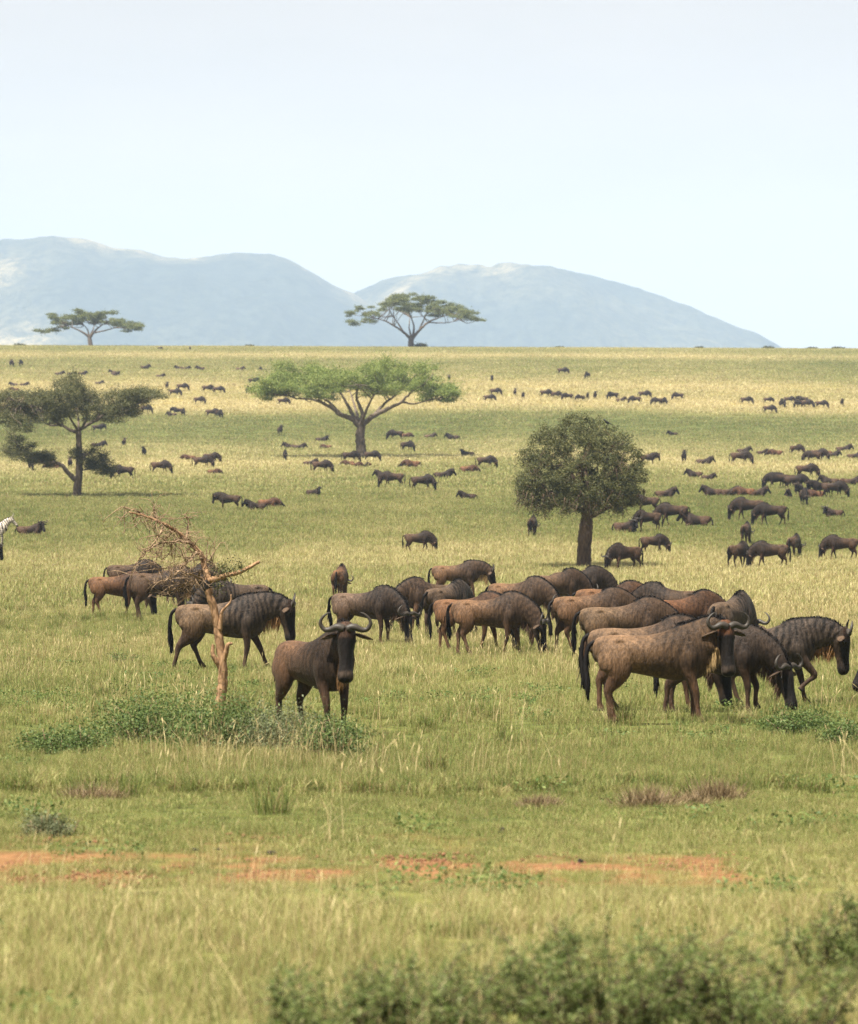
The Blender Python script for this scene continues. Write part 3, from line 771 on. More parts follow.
# a ragged line of old tussocks where the cropped turf ends
n_ = 1500; x = g.uniform(-9, 9, n_); d = 39.7 + .012 * x ** 2 + g.normal(0, .45, n_) + 1.2 * (fbm(x / 2.2, 0 * x + 3.3, 2) - .5)
k = g.random(n_) < smooth(.38, .58, fbm(x / 1.1 + 5, d / 1.2, 3)); x, d = x[k], d[k]
tag(scatter('tussock_grass', [tuft_mesh('old tussock', 150, .12, .22, .007, 125 + k, M_GRASS, .7) for k in range(4)], np.column_stack([x, d, ground_z(x, d)]), g.integers(0, 4, len(x)), g.uniform(0, 6.28, len(x)), g.uniform(.5, 1.2, len(x)), g.choice([.02, .10, .34], len(x), p=[.45, .3, .25])), None, None, None, 'stuff')
# tall dry stems standing out of the turf
def straw_zone(d0, d1, dens, meshes, thr, rng, s0):
    x, d = sow(d0, d1, dens, rng)
    n = fbm(x / 2.2 + 50, d / 3.5 + 7, 3)
    short = smooth(28.5, 30, d) * (1 - smooth(37, 43, d))
    p = smooth(thr, thr + .22, n * .6 + dryness(x, d) * .55) * (1 - .93 * short)
    k = (rng.random(len(x)) < p) & (bare(x, d) < .3)
    x, d = x[k], d[k]
    o = scatter('dry_grass_stems', meshes, np.column_stack([x, d, ground_z(x, d)]), rng.integers(0, len(meshes), len(x)), rng.uniform(0, 6.28, len(x)), s0 * rng.uniform(.55, 1.3, len(x)), np.ones(len(x)))
    tag(o, None, None, None, 'stuff')
straw_zone(17, 46, 4.5, [tuft_mesh('straw', 12, .22, .46, .0045, 80 + k, M_STRAW, .38, True) for k in range(5)], .36, g, .95)
straw_zone(40, 125, 1.5, [tuft_mesh('straw far', 22, .34, .36, .0075, 90 + k, M_STRAW, .4, True) for k in range(5)], .42, g, 1.0)

# ------------------------------------------------------------------ the far hills
M_HILL, nt, no, li = nmat('hillside')
geo = N(nt, 'ShaderNodeNewGeometry')
n1 = N(nt, 'ShaderNodeTexNoise'); n1.inputs['Scale'].default_value = .0022; n1.inputs['Detail'].default_value = 6
n2 = N(nt, 'ShaderNodeTexNoise'); n2.inputs['Scale'].default_value = .045; n2.inputs['Detail'].default_value = 7; n2.inputs['Roughness'].default_value = .95
for q in (n1, n2): li.new(geo.outputs['Position'], q.inputs['Vector'])
base = ramp(nt, n1.outputs[0], [(.40, (.03, .037, .026)), (.53, (.07, .07, .042)), (.62, (.31, .25, .135))])
bush = ramp(nt, n2.outputs[0], [(.42, (1.25, 1.16, 1.05)), (.57, (.14, .18, .17))])
cc = mixc(nt, 1.0, base, bush, 'MULTIPLY')
pb = N(nt, 'ShaderNodeBsdfPrincipled'); pb.inputs['Roughness'].default_value = .95; pb.inputs['Specular IOR Level'].default_value = 0.0
li.new(cc, pb.inputs['Base Color']); out = N(nt, 'ShaderNodeOutputMaterial'); li.new(pb.outputs[0], out.inputs[0])

def hill(name, prof, dist, depth, seed):
    P = np.array(prof, float)
    px = np.linspace(P[0, 0], P[-1, 0], 240)
    py = np.interp(px, P[:, 0], P[:, 1])
    k = np.exp(-.5 * (np.arange(-6, 7) / 3) ** 2); k /= k.sum()
    py = np.convolve(np.pad(py, 6, mode='edge'), k, 'valid')
    x = (px - CX) / F * dist; h = CAM_Z - (py - EYE_Y) / F * dist
    h = h + (fbm(x / 60, 0 * x + seed, 5) - .5) * 16
    t = np.linspace(-1, 1, 90)
    X, T = np.meshgrid(x, t); Hh = np.broadcast_to(h, X.shape)
    Y = dist + T * depth + 0 * X
    fall = np.exp(-2.2 * T ** 2) - math.exp(-2.2); fall = fall / (1 - math.exp(-2.2))
    ridge = (fbm(X / 260 + seed, Y / 700, 4) - .5) * .85 * np.abs(T) ** .7 + (fbm(X / 90 + seed, Y / 120, 3) - .5) * .28 * np.abs(T) ** .5
    Z = .985 * np.maximum(Hh, 5) * np.clip(fall * (1 + ridge), 0, 1.0) + 2
    nr, nc = X.shape
    i = np.arange(nr - 1)[:, None] * nc; j = np.arange(nc - 1)[None]
    q = np.stack([i + j, i + j + 1, i + nc + j + 1, i + nc + j], -1).reshape(-1, 4)
    o = obj('hills', mesh_from('hills', np.column_stack([X.ravel(), Y.ravel(), Z.ravel()]), [q], M_HILL))
    tag(o, None, None, None, 'structure')
hill('hills', [(-900, 420), (-600, 330), (-400, 275), (-220, 250), (-80, 244), (0, 241), (40, 239), (80, 241), (120, 247), (160, 253), (200, 256), (225, 252), (250, 250), (275, 252), (300, 261), (330, 281), (352, 292), (372, 304), (410, 330), (450, 360), (520, 420)], 7000, 1300, 3.1)
hill('hills', [(200, 420), (280, 350), (330, 312), (356, 296), (375, 284), (400, 275), (440, 270), (480, 267), (520, 266), (560, 269), (600, 277), (640, 285), (680, 299), (720, 318), (750, 334), (772, 348), (800, 368), (880, 420)], 7250, 1200, 8.4)

# ------------------------------------------------------------------ thin summer haze over everything
def haze_box():
    x0, x1, y0, y1, z0, z1 = -6500, 6500, -60, 10600, -8.5, 480
    v = [(x0, y0, z0), (x1, y0, z0), (x1, y1, z0), (x0, y1, z0), (x0, y0, z1), (x1, y0, z1), (x1, y1, z1), (x0, y1, z1)]
    f = [(0, 3, 2, 1), (4, 5, 6, 7), (0, 1, 5, 4), (1, 2, 6, 5), (2, 3, 7, 6), (3, 0, 4, 7)]
    m, nt, no, li = nmat('haze')
    pv = N(nt, 'ShaderNodeVolumePrincipled'); pv.inputs['Color'].default_value = (*HAZE_COL, 1); pv.inputs['Density'].default_value = HAZE_DENS
    pv.inputs['Anisotropy'].default_value = .0
    out = N(nt, 'ShaderNodeOutputMaterial'); li.new(pv.outputs[0], out.inputs['Volume'])
    o = obj('haze', mesh_from('haze', v, f, m, False)); tag(o, None, None, None, 'stuff')
HAZE_COL = (.57, .735, 1.0); HAZE_DENS = 1.15e-4
haze_box()

# ------------------------------------------------------------------ daylight and camera
SUN_DIR = Vector((-.32, -.33, 1.0)).normalized()
el = math.asin(SUN_DIR.z); az = math.atan2(SUN_DIR.x, SUN_DIR.y)
w = bpy.data.worlds.new('World'); SC.world = w; w.use_nodes = True
nt = w.node_tree; nt.nodes.clear()
sk = nt.nodes.new('ShaderNodeTexSky'); sk.sky_type = 'NISHITA'; sk.sun_disc = False
sk.sun_elevation = el; sk.sun_rotation = az; sk.air_density = 1.0; sk.dust_density = 2.5; sk.ozone_density = 1.0; sk.altitude = 1500
bg = nt.nodes.new('ShaderNodeBackground'); bg.inputs[1].default_value = .050
wo = nt.nodes.new('ShaderNodeOutputWorld'); hs = nt.nodes.new('ShaderNodeHueSaturation'); hs.inputs['Saturation'].default_value = .16; nt.links.new(sk.outputs[0], hs.inputs['Color']); stc = nt.nodes.new('ShaderNodeTexCoord'); smp = nt.nodes.new('ShaderNodeMapping'); smp.inputs['Scale'].default_value = (9, 9, 30); nt.links.new(stc.outputs['Generated'], smp.inputs[0])
sno = nt.nodes.new('ShaderNodeTexNoise'); sno.inputs['Scale'].default_value = 1.6; sno.inputs['Detail'].default_value = 5; nt.links.new(smp.outputs[0], sno.inputs['Vector'])
veil = ramp(nt, sno.outputs[0], [(.30, (.955, .965, .97)), (.70, (1.035, 1.03, 1.02))])      # thin uneven high cloud
nt.links.new(mixc(nt, 1.0, mixc(nt, 1.0, hs.outputs[0], veil, 'MULTIPLY'), (.965, .865, .790), 'MULTIPLY'), bg.inputs[0]); nt.links.new(bg.outputs[0], wo.inputs[0])
sl = bpy.data.lights.new('sun', 'SUN'); sl.energy = 5.0; sl.angle = math.radians(.6); sl.color = (1.0, .95, .86)
so = obj('sun', sl); so.rotation_euler = SUN_DIR.to_track_quat('Z', 'Y').to_euler(); so.location = (-30, -20, 60)
cam = bpy.data.cameras.new('camera'); co = obj('camera', cam, loc=(0, 0, CAM_Z)); co.rotation_euler = (math.radians(90), 0, 0)
cam.sensor_fit = 'VERTICAL'; cam.sensor_height = 36; cam.lens = F * 36 / 1024; cam.shift_y = -62 / 1024
cam.clip_start = .5; cam.clip_end = 40000
cam.dof.use_dof = True; cam.dof.focus_distance = 75; cam.dof.aperture_fstop = cam.lens / 34.0
SC.camera = co
vs = SC.view_settings; vs.view_transform = 'Standard'; vs.look = 'None'; vs.exposure = EXPOSURE if 'EXPOSURE' in globals() else 1.55; vs.gamma = 1
SC.render.engine = 'CYCLES'
cy = SC.cycles; cy.use_denoising = True; cy.denoiser = 'OPENIMAGEDENOISE'; cy.denoising_input_passes = 'RGB_ALBEDO_NORMAL'; cy.denoising_prefilter = 'NONE'
cy.max_bounces = 6; cy.diffuse_bounces = 3; cy.glossy_bounces = 2; cy.transmission_bounces = 4; cy.volume_bounces = 2; cy.transparent_max_bounces = 8
cy.caustics_reflective = False; cy.caustics_refractive = False
# ------------------------------------------------------------------ trees and shrubs
M_LEAF_A = leaf_material('fresh acacia leaves', [(0.0, (.10, .15, .030)), (.5, (.18, .23, .052)), (1.0, (.29, .31, .095))], .35)
M_LEAF_B = leaf_material('dusty acacia leaves', [(0.0, (.070, .088, .026)), (.5, (.125, .145, .044)), (1.0, (.21, .215, .080))], .25)
M_LEAF_D = leaf_material('olive acacia leaves', [(0.0, (.048, .056, .020)), (.5, (.095, .098, .036)), (1.0, (.18, .165, .068))], .22)
M_LEAF_C = leaf_material('dry thorn tree leaves', [(0.0, (.034, .042, .014)), (.5, (.078, .085, .027)), (1.0, (.17, .16, .060))], .22)
M_FORB = leaf_material('green forb leaves', [(0.0, (.042, .080, .018)), (.5, (.080, .125, .030)), (1.0, (.16, .195, .060))], .3)
M_GREY = leaf_material('grey green shrub leaves', [(0.0, (.07, .085, .035)), (.5, (.12, .14, .065)), (1.0, (.20, .21, .11))], .25)
M_BROWNTUFT = leaf_material('withered tuft', [(0.0, (.11, .075, .04)), (.5, (.20, .14, .075)), (1.0, (.32, .24, .13))], .2)
M_BARK = bark_material('acacia bark', (.060, .045, .034), (.17, .13, .095))
M_BARK2 = bark_material('brown thorn bark', (.050, .034, .024), (.14, .095, .062))
M_DEAD = bark_material('bare weathered wood', (.12, .066, .034), (.37, .225, .122), 9)
M_TWIG = bark_material('dead twigs', (.13, .085, .05), (.32, .22, .135), 9)
M_BROKEN = plain('blackened broken stub', (.02, .016, .013), .9)

class TreeMaker:
    """limbs are drawn in the photograph's own scale (pixels from the foot of the trunk), given a depth of their own and turned into metres"""
    def __init__(s, px, py, k=1.0, seed=1, scale_fix=1.0):
        s.p = at(px, py); s.px, s.py = px, py
        s.m = s.p.y / F * scale_fix      # metres in one pixel of the photograph there
        s.r = np.random.default_rng(seed)
    def P(s, x, y, dep=0.0):
        """photo point -> metres from the foot; dep in metres away from us"""
        return np.array([(x - s.px) * s.m, dep, (s.py - y) * s.m])
def limb(bf, tm, pts, r0, r1, wob=.03, ns=7, power=.8):
    """pts: (x, y, depth) in photo pixels / metres"""
    P = np.array([tm.P(*p) for p in pts]); n = max(8, len(P) * 5)
    C = catmull(P, n); L = np.linalg.norm(C[-1] - C[0])
    C = C + tm.r.normal(0, 1, C.shape) * wob * L * .12
    C[0] = P[0]
    t = np.linspace(0, 1, n)
    R = (r0 + (r1 - r0) * t ** power) * (1 + tm.r.normal(0, .05, n))
    tube(bf, C, R, n, ns)
    return C
def grow(bf, rng, base, tips, r0, wob=.12, sag=0.0, ns=5):
    """twigs from points of a limb towards crown points"""
    for tp in tips:
        d = np.linalg.norm(base - tp, axis=1); b = base[np.argmin(d + rng.uniform(0, .25 * d.mean(), len(d)))]
        v = tp - b; L = np.linalg.norm(v)
        if L < .05: continue
        m1 = b + v * .35 + rng.normal(0, 1, 3) * wob * L * .4 + [0, 0, -sag * L]; m2 = b + v * .7 + rng.normal(0, 1, 3) * wob * L * .4 + [0, 0, -sag * L * .5]
        r = min(r0, .012 + .03 * L)
        tube(bf, [b, m1, m2, tp], [r, r * .7, r * .45, r * .2], 9, ns)
def pads(bf, rng, centres, rx, rz, n, size, flat=.5, hollow=.35):
    """leaf clumps: flattened cushions of many small leaves"""
    for c, a, h, k in zip(centres, rx, rz, n):
        k = int(k)
        q = rng.normal(size=(k, 3)); q /= np.linalg.norm(q, axis=1)[:, None]
        q = q * (rng.uniform(hollow, 1.0, k) ** .6)[:, None] * (1 + .35 * rng.normal(size=(k, 1)) * .5)
        q[:, 2] = np.where(q[:, 2] < 0, q[:, 2] * .55, q[:, 2])
        leaves(bf, c + q * np.array([a, a, h]), size, rng, flat)

def sprays(bf, rng, C, axis_c, n, length, size, per=9, up=.2):
    """short leafy shoots standing out of the outline"""
    for k in range(n):
        c = C[rng.integers(len(C))]; d = c - axis_c; d = d / (np.linalg.norm(d) + .01) + rng.normal(0, .55, 3) + [0, 0, up]; d /= np.linalg.norm(d)
        L_ = length * rng.uniform(.5, 1.3); t = np.linspace(.1, 1, per)[:, None]
        leaves(bf, c + d * L_ * t + rng.normal(0, size * .35, (per, 3)), size, rng, .2)

def finish_tree(name, label, cat, tm, wood, crown, wmat, lmat, group=None, extra=None):
    root = empty(name, tm.p)
    tag(root, label, cat, group)
    obj('trunk', wood.mesh(name + '_trunk', wmat), root)
    if crown is not None:
        cr = obj('crown', crown.mesh(name + '_crown', lmat, False, 'rnd'), root)
    return root

def profile_pads(tm, top, bot, n, depth, rx, rz, rng, edge=.75, clump=0, sig=1.0):
    """cushion centres filling a crown between a top and a bottom outline (photo pixels), as deep as 'depth' metres"""
    top = np.array(top, float); bot = np.array(bot, float); C = []
    x0, x1 = top[0, 0], top[-1, 0]; xm = (x0 + x1) / 2; hw = (x1 - x0) / 2
    while len(C) < (n // clump if clump else n):
        x = rng.uniform(x0, x1); e = math.sqrt(max(0, 1 - ((x - xm) / hw) ** 2))
        dep = rng.uniform(-1, 1) * depth * max(e, .25)
        q = abs(dep) / depth
        t, b = np.interp(x, top[:, 0], top[:, 1]), np.interp(x, bot[:, 0], bot[:, 1])
        t = t + (b - t) * .35 * q ** 2
        f = rng.uniform(0, 1) ** edge
        y = t + (b - t) * (.08 + .84 * f)
        C.append(tm.P(x, y, dep))
    C = np.array(C)
    if clump: C = np.repeat(C, clump, 0) + rng.normal(0, 1, (len(C) * clump, 3)) * [sig, sig, sig * .42]
    return C

# the big umbrella acacia in the middle distance
def umbrella_acacia():
    tm = TreeMaker(361, 458, seed=4); r = tm.r; W = Buf(); L = Buf()
    A = limb(W, tm, [(361, 459, 0), (361, 448, 0), (360, 436, 0), (362, 424, 0)], .60, .42, .02, 10)
    bases = [limb(W, tm, [(361, 427, 0), (352, 419, -.3), (341, 415, -.8), (330, 407, -1.2), (315, 400, -1.6), (296, 398, -2.0), (276, 394, -2.2)], .36, .05),
             limb(W, tm, [(341, 415, -.8), (331, 404, .4), (322, 398, 1.6), (312, 390, 2.6)], .20, .05),
             limb(W, tm, [(358, 424, 0), (350, 410, .6), (344, 399, 1.4), (336, 388, 2.2), (322, 379, 3.0)], .26, .05),
             limb(W, tm, [(362, 426, 0), (362, 412, .3), (357, 400, .2), (358, 388, -.6), (365, 376, -1.0)], .28, .05),
             limb(W, tm, [(363, 424, 0), (374, 416, -.6), (388, 409, -1.2), (402, 402, -1.9), (412, 392, -2.4), (426, 384, -3.0)], .34, .05),
             limb(W, tm, [(402, 402, -1.9), (414, 404, -1.4), (427, 401, -1), (440, 398, -.6)], .12, .03),
             limb(W, tm, [(374, 416, -.6), (384, 404, 1.4), (396, 394, 2.8), (405, 383, 4.2)], .20, .05),
             limb(W, tm, [(360, 426, 0), (356, 412, 2.0), (352, 400, 4.0), (348, 388, 6.0)], .22, .05),
             limb(W, tm, [(361, 426, 0), (366, 412, -2.0), (372, 400, -4.0), (377, 388, -5.6)], .22, .05)]
    base = np.vstack([b[8:] for b in bases])
    top = [(264, 386), (269, 378), (281, 371), (290, 364), (303, 361), (316, 364), (330, 362), (345, 366), (365, 364), (385, 362), (397, 357), (408, 355), (422, 358), (433, 366), (441, 378), (447, 390)]
    bot = [(264, 387), (269, 394), (280, 398), (300, 397), (320, 395), (345, 391), (365, 392), (385, 394), (402, 394), (420, 396), (433, 401), (441, 400), (447, 395)]
    C = profile_pads(tm, top, bot, 190, 8.2, 1, 1, r, clump=5, sig=.95)
    grow(W, r, base, C[::2], .07)
    a = r.uniform(.6, 1.35, len(C))
    pads(L, r, C, a, a * r.uniform(.42, .68, len(C)), 480 * a ** 2, .17, .4, .2)
    sprays(L, r, C, tm.P(361, 395), 1500, 1.7, .17, 10, .35)
    finish_tree('acacia_tree', 'broad green umbrella acacia standing in the middle of the plain', 'tree', tm, W, L, M_BARK, M_LEAF_A)
umbrella_acacia()

def horizon_acacia(px, py, limbs, top, bot, depth, n, label, seed):
    tm = TreeMaker(px, py, seed=seed); r = tm.r; W = Buf(); L = Buf(); bs = []
    for pts, r0, r1 in limbs: bs.append(limb(W, tm, pts, r0, r1, .02))
    base = np.vstack([b[len(b) // 2:] for b in bs])
    C = profile_pads(tm, top, bot, int(n * 1.3), depth, 1, 1, r, clump=4, sig=1.0)
    grow(W, r, base, C[::2], .10)
    a = r.uniform(.7, 1.5, len(C))
    pads(L, r, C, a, a * r.uniform(.28, .45, len(C)), 270 * a ** 2, .26, .5, .2)
    sprays(L, r, C, tm.P(px, py - 25), 500, .9, .25, 6, .1)
    finish_tree('acacia_tree', label, 'tree', tm, W, L, M_BARK, M_LEAF_B)
horizon_acacia(91, 345, [([(91, 346, 0), (90, 340, 0), (89, 334, 0)], .55, .42), ([(90, 336, 0), (83, 331, -.5), (75, 327, -1), (66, 324, -1.5)], .32, .06), ([(89, 335, 0), (87, 328, 1), (82, 322, 2)], .25, .06),
    ([(90, 336, 0), (95, 330, -1), (101, 325, -2), (108, 322, -3)], .34, .06), ([(95, 331, 0), (108, 328, 1), (120, 324, 2)], .2, .05), ([(90, 335, 0), (92, 327, 3), (93, 320, 5)], .25, .05)],
    [(44, 325), (52, 318), (62, 312), (75, 308), (86, 306), (96, 309), (108, 311), (120, 315), (130, 319), (139, 325)], [(44, 327), (52, 327), (62, 326), (75, 324), (86, 321), (96, 320), (108, 322), (120, 325), (130, 326), (139, 327)], 8.5, 80,
    'small flat topped acacia on the crest in front of the left hill', 11)
horizon_acacia(411, 347, [([(411, 348, 0), (411, 341, 0), (412, 335, 0)], .70, .55), ([(411, 338, 0), (403, 331, -.6), (394, 325, -1), (384, 320, -2), (372, 317, -3)], .36, .06), ([(403, 331, -.6), (398, 322, 2), (392, 314, 3)], .25, .06),
    ([(412, 338, 0), (419, 330, -1), (428, 322, -2), (440, 317, -3), (452, 314, -3)], .40, .06), ([(412, 337, 0), (414, 327, 1), (411, 316, 2), (406, 307, 3)], .30, .06), ([(419, 330, -1), (424, 318, 3), (428, 309, 5)], .25, .06), ([(428, 322, -2), (446, 322, 0), (460, 319, 1)], .16, .05), ([(411, 337, 0), (409, 325, 5), (410, 314, 8)], .25, .05)],
    [(349, 309), (356, 303), (370, 298), (390, 295), (405, 293), (420, 294), (436, 297), (450, 301), (464, 306), (475, 312)], [(349, 321), (356, 325), (370, 320), (390, 312), (405, 310), (420, 311), (436, 314), (450, 315), (464, 318), (475, 318)], 11.5, 125,
    'large flat topped acacia on the crest where the two hills meet', 12)

# the open crowned acacia on the left with its low side limb
def left_acacia():
    tm = TreeMaker(76, 497, seed=8); r = tm.r; W = Buf(); L = Buf()
    q = lambda X, Y, d=0.0: (X / 4.988, 350 + Y / 4.988, d)
    limb(W, tm, [q(383, 740), q(386, 690), q(394, 620), q(396, 560), q(394, 480), q(391, 405)], .36, .20, .012, 10)
    bs = [limb(W, tm, [q(384, 655), q(350, 622, -.2), q(310, 575, -.5), (q(275, 562, -.7)), q(220, 562, -.8), q(170, 540, -.9), q(120, 500, -1)], .22, .04),
          limb(W, tm, [q(220, 562, -.8), q(160, 520, -.4), q(90, 490, 0)], .09, .03),
          limb(W, tm, [q(391, 410), q(350, 400, .3), q(300, 375, .6), q(240, 375, 1.0), q(190, 350, 1.4)], .17, .03),
          limb(W, tm, [q(300, 375, .6), q(240, 330, -.6), q(180, 280, -1.4), q(100, 260, -1.8)], .09, .03),
          limb(W, tm, [q(391, 405), q(370, 370, -.4), q(330, 300, -.9), q(290, 230, -1.4)], .12, .03),
          limb(W, tm, [q(392, 405), q(425, 365, -.3), q(437, 310, -.6), q(425, 250, -1.0), q(430, 190, -1.2)], .13, .03),
          limb(W, tm, [q(394, 405), q(430, 375, .3), q(480, 350, .5), q(520, 320, .6), q(565, 300, .8), q(640, 260, 1.0), q(720, 210, 1.0)], .16, .03),
          limb(W, tm, [q(520, 320, .6), q(580, 310, -.5), q(640, 320, -1.0)], .07, .02),
          limb(W, tm, [q(480, 350, .5), q(500, 280, 1.5), q(520, 210, 2.2)], .08, .02),
          limb(W, tm, [q(396, 560), q(430, 530, -.4), q(470, 490, -.8), q(490, 460, -.9)], .09, .02),
          limb(W, tm, [q(396, 600), q(440, 595, .4), q(490, 580, .6), q(530, 590, .6)], .07, .02),
          limb(W, tm, [q(392, 405), q(380, 330, 1.4), q(350, 260, 2.4)], .11, .03)]
    base = np.vstack([b[5:] for b in bs])
    Z = lambda pts: [(x / 4.988, 350 + y / 4.988) for x, y in pts]
    C1 = profile_pads(tm, Z([(5, 245), (60, 215), (130, 170), (160, 122), (230, 125), (300, 112), (400, 116), (450, 135), (500, 180), (560, 175), (640, 180), (700, 190), (780, 215)]),
                      Z([(5, 300), (60, 345), (130, 390), (160, 405), (230, 395), (300, 365), (400, 330), (450, 310), (500, 320), (560, 355), (640, 365), (690, 300), (740, 240)]), 360, 4.0, 1, 1, r, clump=3, sig=.55)
    C2 = profile_pads(tm, Z([(5, 470), (60, 430), (110, 415), (170, 450), (230, 500), (265, 540)]), Z([(5, 510), (60, 535), (110, 550), (170, 570), (230, 580), (265, 575)]), 50, 1.6, 1, 1, r)
    C3 = profile_pads(tm, Z([(375, 500), (420, 470), (470, 450), (520, 500), (555, 590)]), Z([(375, 540), (420, 570), (470, 620), (520, 620), (555, 640)]), 40, 1.4, 1, 1, r)
    C1[:, 0] -= 8 * tm.m
    C = np.vstack([C1, C2, C3])
    grow(W, r, base, C, .035, .2)
    a = r.uniform(.28, .75, len(C))
    pads(L, r, C, a, a * r.uniform(.6, 1.0, len(C)), 760 * a ** 1.5, .10, .25, .1)
    sprays(L, r, C, tm.P(76, 440), 1100, .9, .09, 12, .25)
    finish_tree('acacia_tree', 'thin leaved acacia with a low side limb at the left edge', 'tree', tm, W, L, M_BARK, M_LEAF_D)
left_acacia()

# the dense round thorn tree right of the middle
def round_tree():
    tm = TreeMaker(585, 569, seed=15); r = tm.r; W = Buf(); L = Buf()
    q = lambda X, Y, d=0.0: (516 + X / 4.988, 350 + Y / 4.988, d)
    limb(W, tm, [q(338, 1095), q(340, 1000), q(345, 920), q(352, 855), q(360, 800)], .36, .27, .012, 12)
    bs = [limb(W, tm, [q(352, 850), q(395, 770, -.3), q(420, 690, -.6), q(440, 600, -.8), q(470, 480, -1)], .20, .03),
          limb(W, tm, [q(350, 845), q(330, 800, -.3), q(280, 780, -.6), q(215, 740, -1), q(140, 690, -1.4), q(80, 620, -1.6)], .15, .02),
          limb(W, tm, [q(355, 830), q(330, 740, .3), q(290, 640, .6), q(240, 540, .8), q(190, 440, 1)], .16, .02),
          limb(W, tm, [q(360, 810), q(360, 700, .6), q(350, 560, 1), q(350, 430, 1.2)], .17, .02),
          limb(W, tm, [q(358, 840), q(420, 810, .3), q(490, 770, .6), q(560, 700, .9), q(610, 620, 1)], .13, .02),
          limb(W, tm, [q(352, 850), q(350, 760, -1), q(330, 650, -1.9), q(310, 560, -2.5)], .15, .02),
          limb(W, tm, [q(355, 850), q(380, 760, 1.1), q(410, 650, 2.0), q(420, 560, 2.5)], .15, .02),
          limb(W, tm, [q(352, 850), q(370, 740, -1.0), q(430, 640, -1.7), q(520, 560, -2.0)], .14, .02)]
    base = np.vstack([b[6:] for b in bs])
    ctr = tm.P(580, 477, 0); R = np.array([68 * tm.m, 66 * tm.m, 62 * tm.m])
    n = 760; C = r.normal(size=(n, 3)); C /= np.linalg.norm(C, axis=1)[:, None]
    rad = r.uniform(.25, 1, n) ** .5
    lump = .93 + .14 * fbm(C[:, 0] * 2.2 + 5, C[:, 2] * 2.2 + C[:, 1] * 1.7 + 9, 2)
    C = C * rad[:, None] * lump[:, None]
    low = C[:, 2] < 0; grow_ = np.where(low, 1 / np.sqrt(np.maximum(1 - .62 * (C[:, 2] / np.linalg.norm(C, axis=1)) ** 2, .2)), 1); C[:, 0] *= grow_; C[:, 1] *= grow_
    C[:, 2] = np.where(low, C[:, 2] * .58, C[:, 2])
    C = ctr + C * R
    grow(W, r, base, C[::2], .016, .25)
    a = r.uniform(.16, .42, n)
    pads(L, r, C, a, a * r.uniform(.7, 1.1, n), 520 * a ** 1.25, .085, .2, .05)
    # wiry sprays standing out of the crown
    m = 700; dv = r.normal(size=(m, 3)); dv /= np.linalg.norm(dv, axis=1)[:, None]; dv[:, 2] *= .9
    for d in dv:
        s = ctr + d * R * r.uniform(.75, .98) * np.array([1, 1, 1 if d[2] > 0 else .72]); e = s + (d + r.normal(0, .35, 3)) * r.uniform(.2, .5)
        t = np.linspace(0, 1, 9)[:, None]; leaves(L, s * (1 - t) + e * t + r.normal(0, .02, (9, 3)), .07, r, .1)
    # thin hanging twigs under the crown
    for k in range(150):
        an = r.uniform(0, 6.28); rr = r.uniform(.3, 1.0) ** .5
        s = ctr + np.array([math.cos(an) * rr * R[0], math.sin(an) * rr * R[1], -R[2] * .52 * (1 - .45 * rr ** 3)])
        dr = r.uniform(.25, .95) * (1 - .4 * rr); e = s + np.array([r.normal(0, .3), r.normal(0, .3), -dr])
        tube(W, [s + [0, 0, .3], s * .6 + e * .4 + r.normal(0, .05, 3), e], [.018, .013, .006], 6, 4)
        t = r.uniform(.0, 1, 34)[:, None]; leaves(L, s * (1 - t) + e * t + r.normal(0, .09, (34, 3)), .065, r, .1)
    finish_tree('thorn_tree', 'dense round crowned thorn tree behind the grazing herd', 'tree', tm, W, L, M_BARK2, M_LEAF_C)
    # small dark bird on its top
    p = tm.p + Vector(tm.P(610, 421, .3))
    bf = Buf(); kw = [(0, 0, 0, .01), (.05, 0, .02, .05), (.16, 0, .06, .085), (.26, 0, .13, .07), (.31, 0, .19, .045), (.36, 0, .23, .05), (.41, 0, .235, .03), (.46, 0, .225, .008)]
    tube(bf, [k[:3] for k in kw], [k[3] for k in kw], 26, 10)
    b = empty('bird', p - Vector((0, 0, .12)), math.radians(200), .75); tag(b, 'small dark bird perched on top of the round thorn tree', 'bird')
    mb = plain('bird plumage', (.018, .018, .022)); obj('body', bf.mesh('bird_body', mb), b)
    bf = Buf(); tube(bf, [(.02, 0, .02), (-.10, 0, -.03), (-.22, 0, -.07)], [.03, .028, .02], 8, 6); obj('tail', bf.mesh('bird_tail', mb), b)
    for s_ in (1, -1):
        bf = Buf(); tube(bf, [(.17, s_ * .02, .02), (.18, s_ * .025, -.06), (.17, s_ * .025, -.14)], [.012, .008, .008], 6, 5); obj('leg', bf.mesh('bird_leg', mb), b)
round_tree()

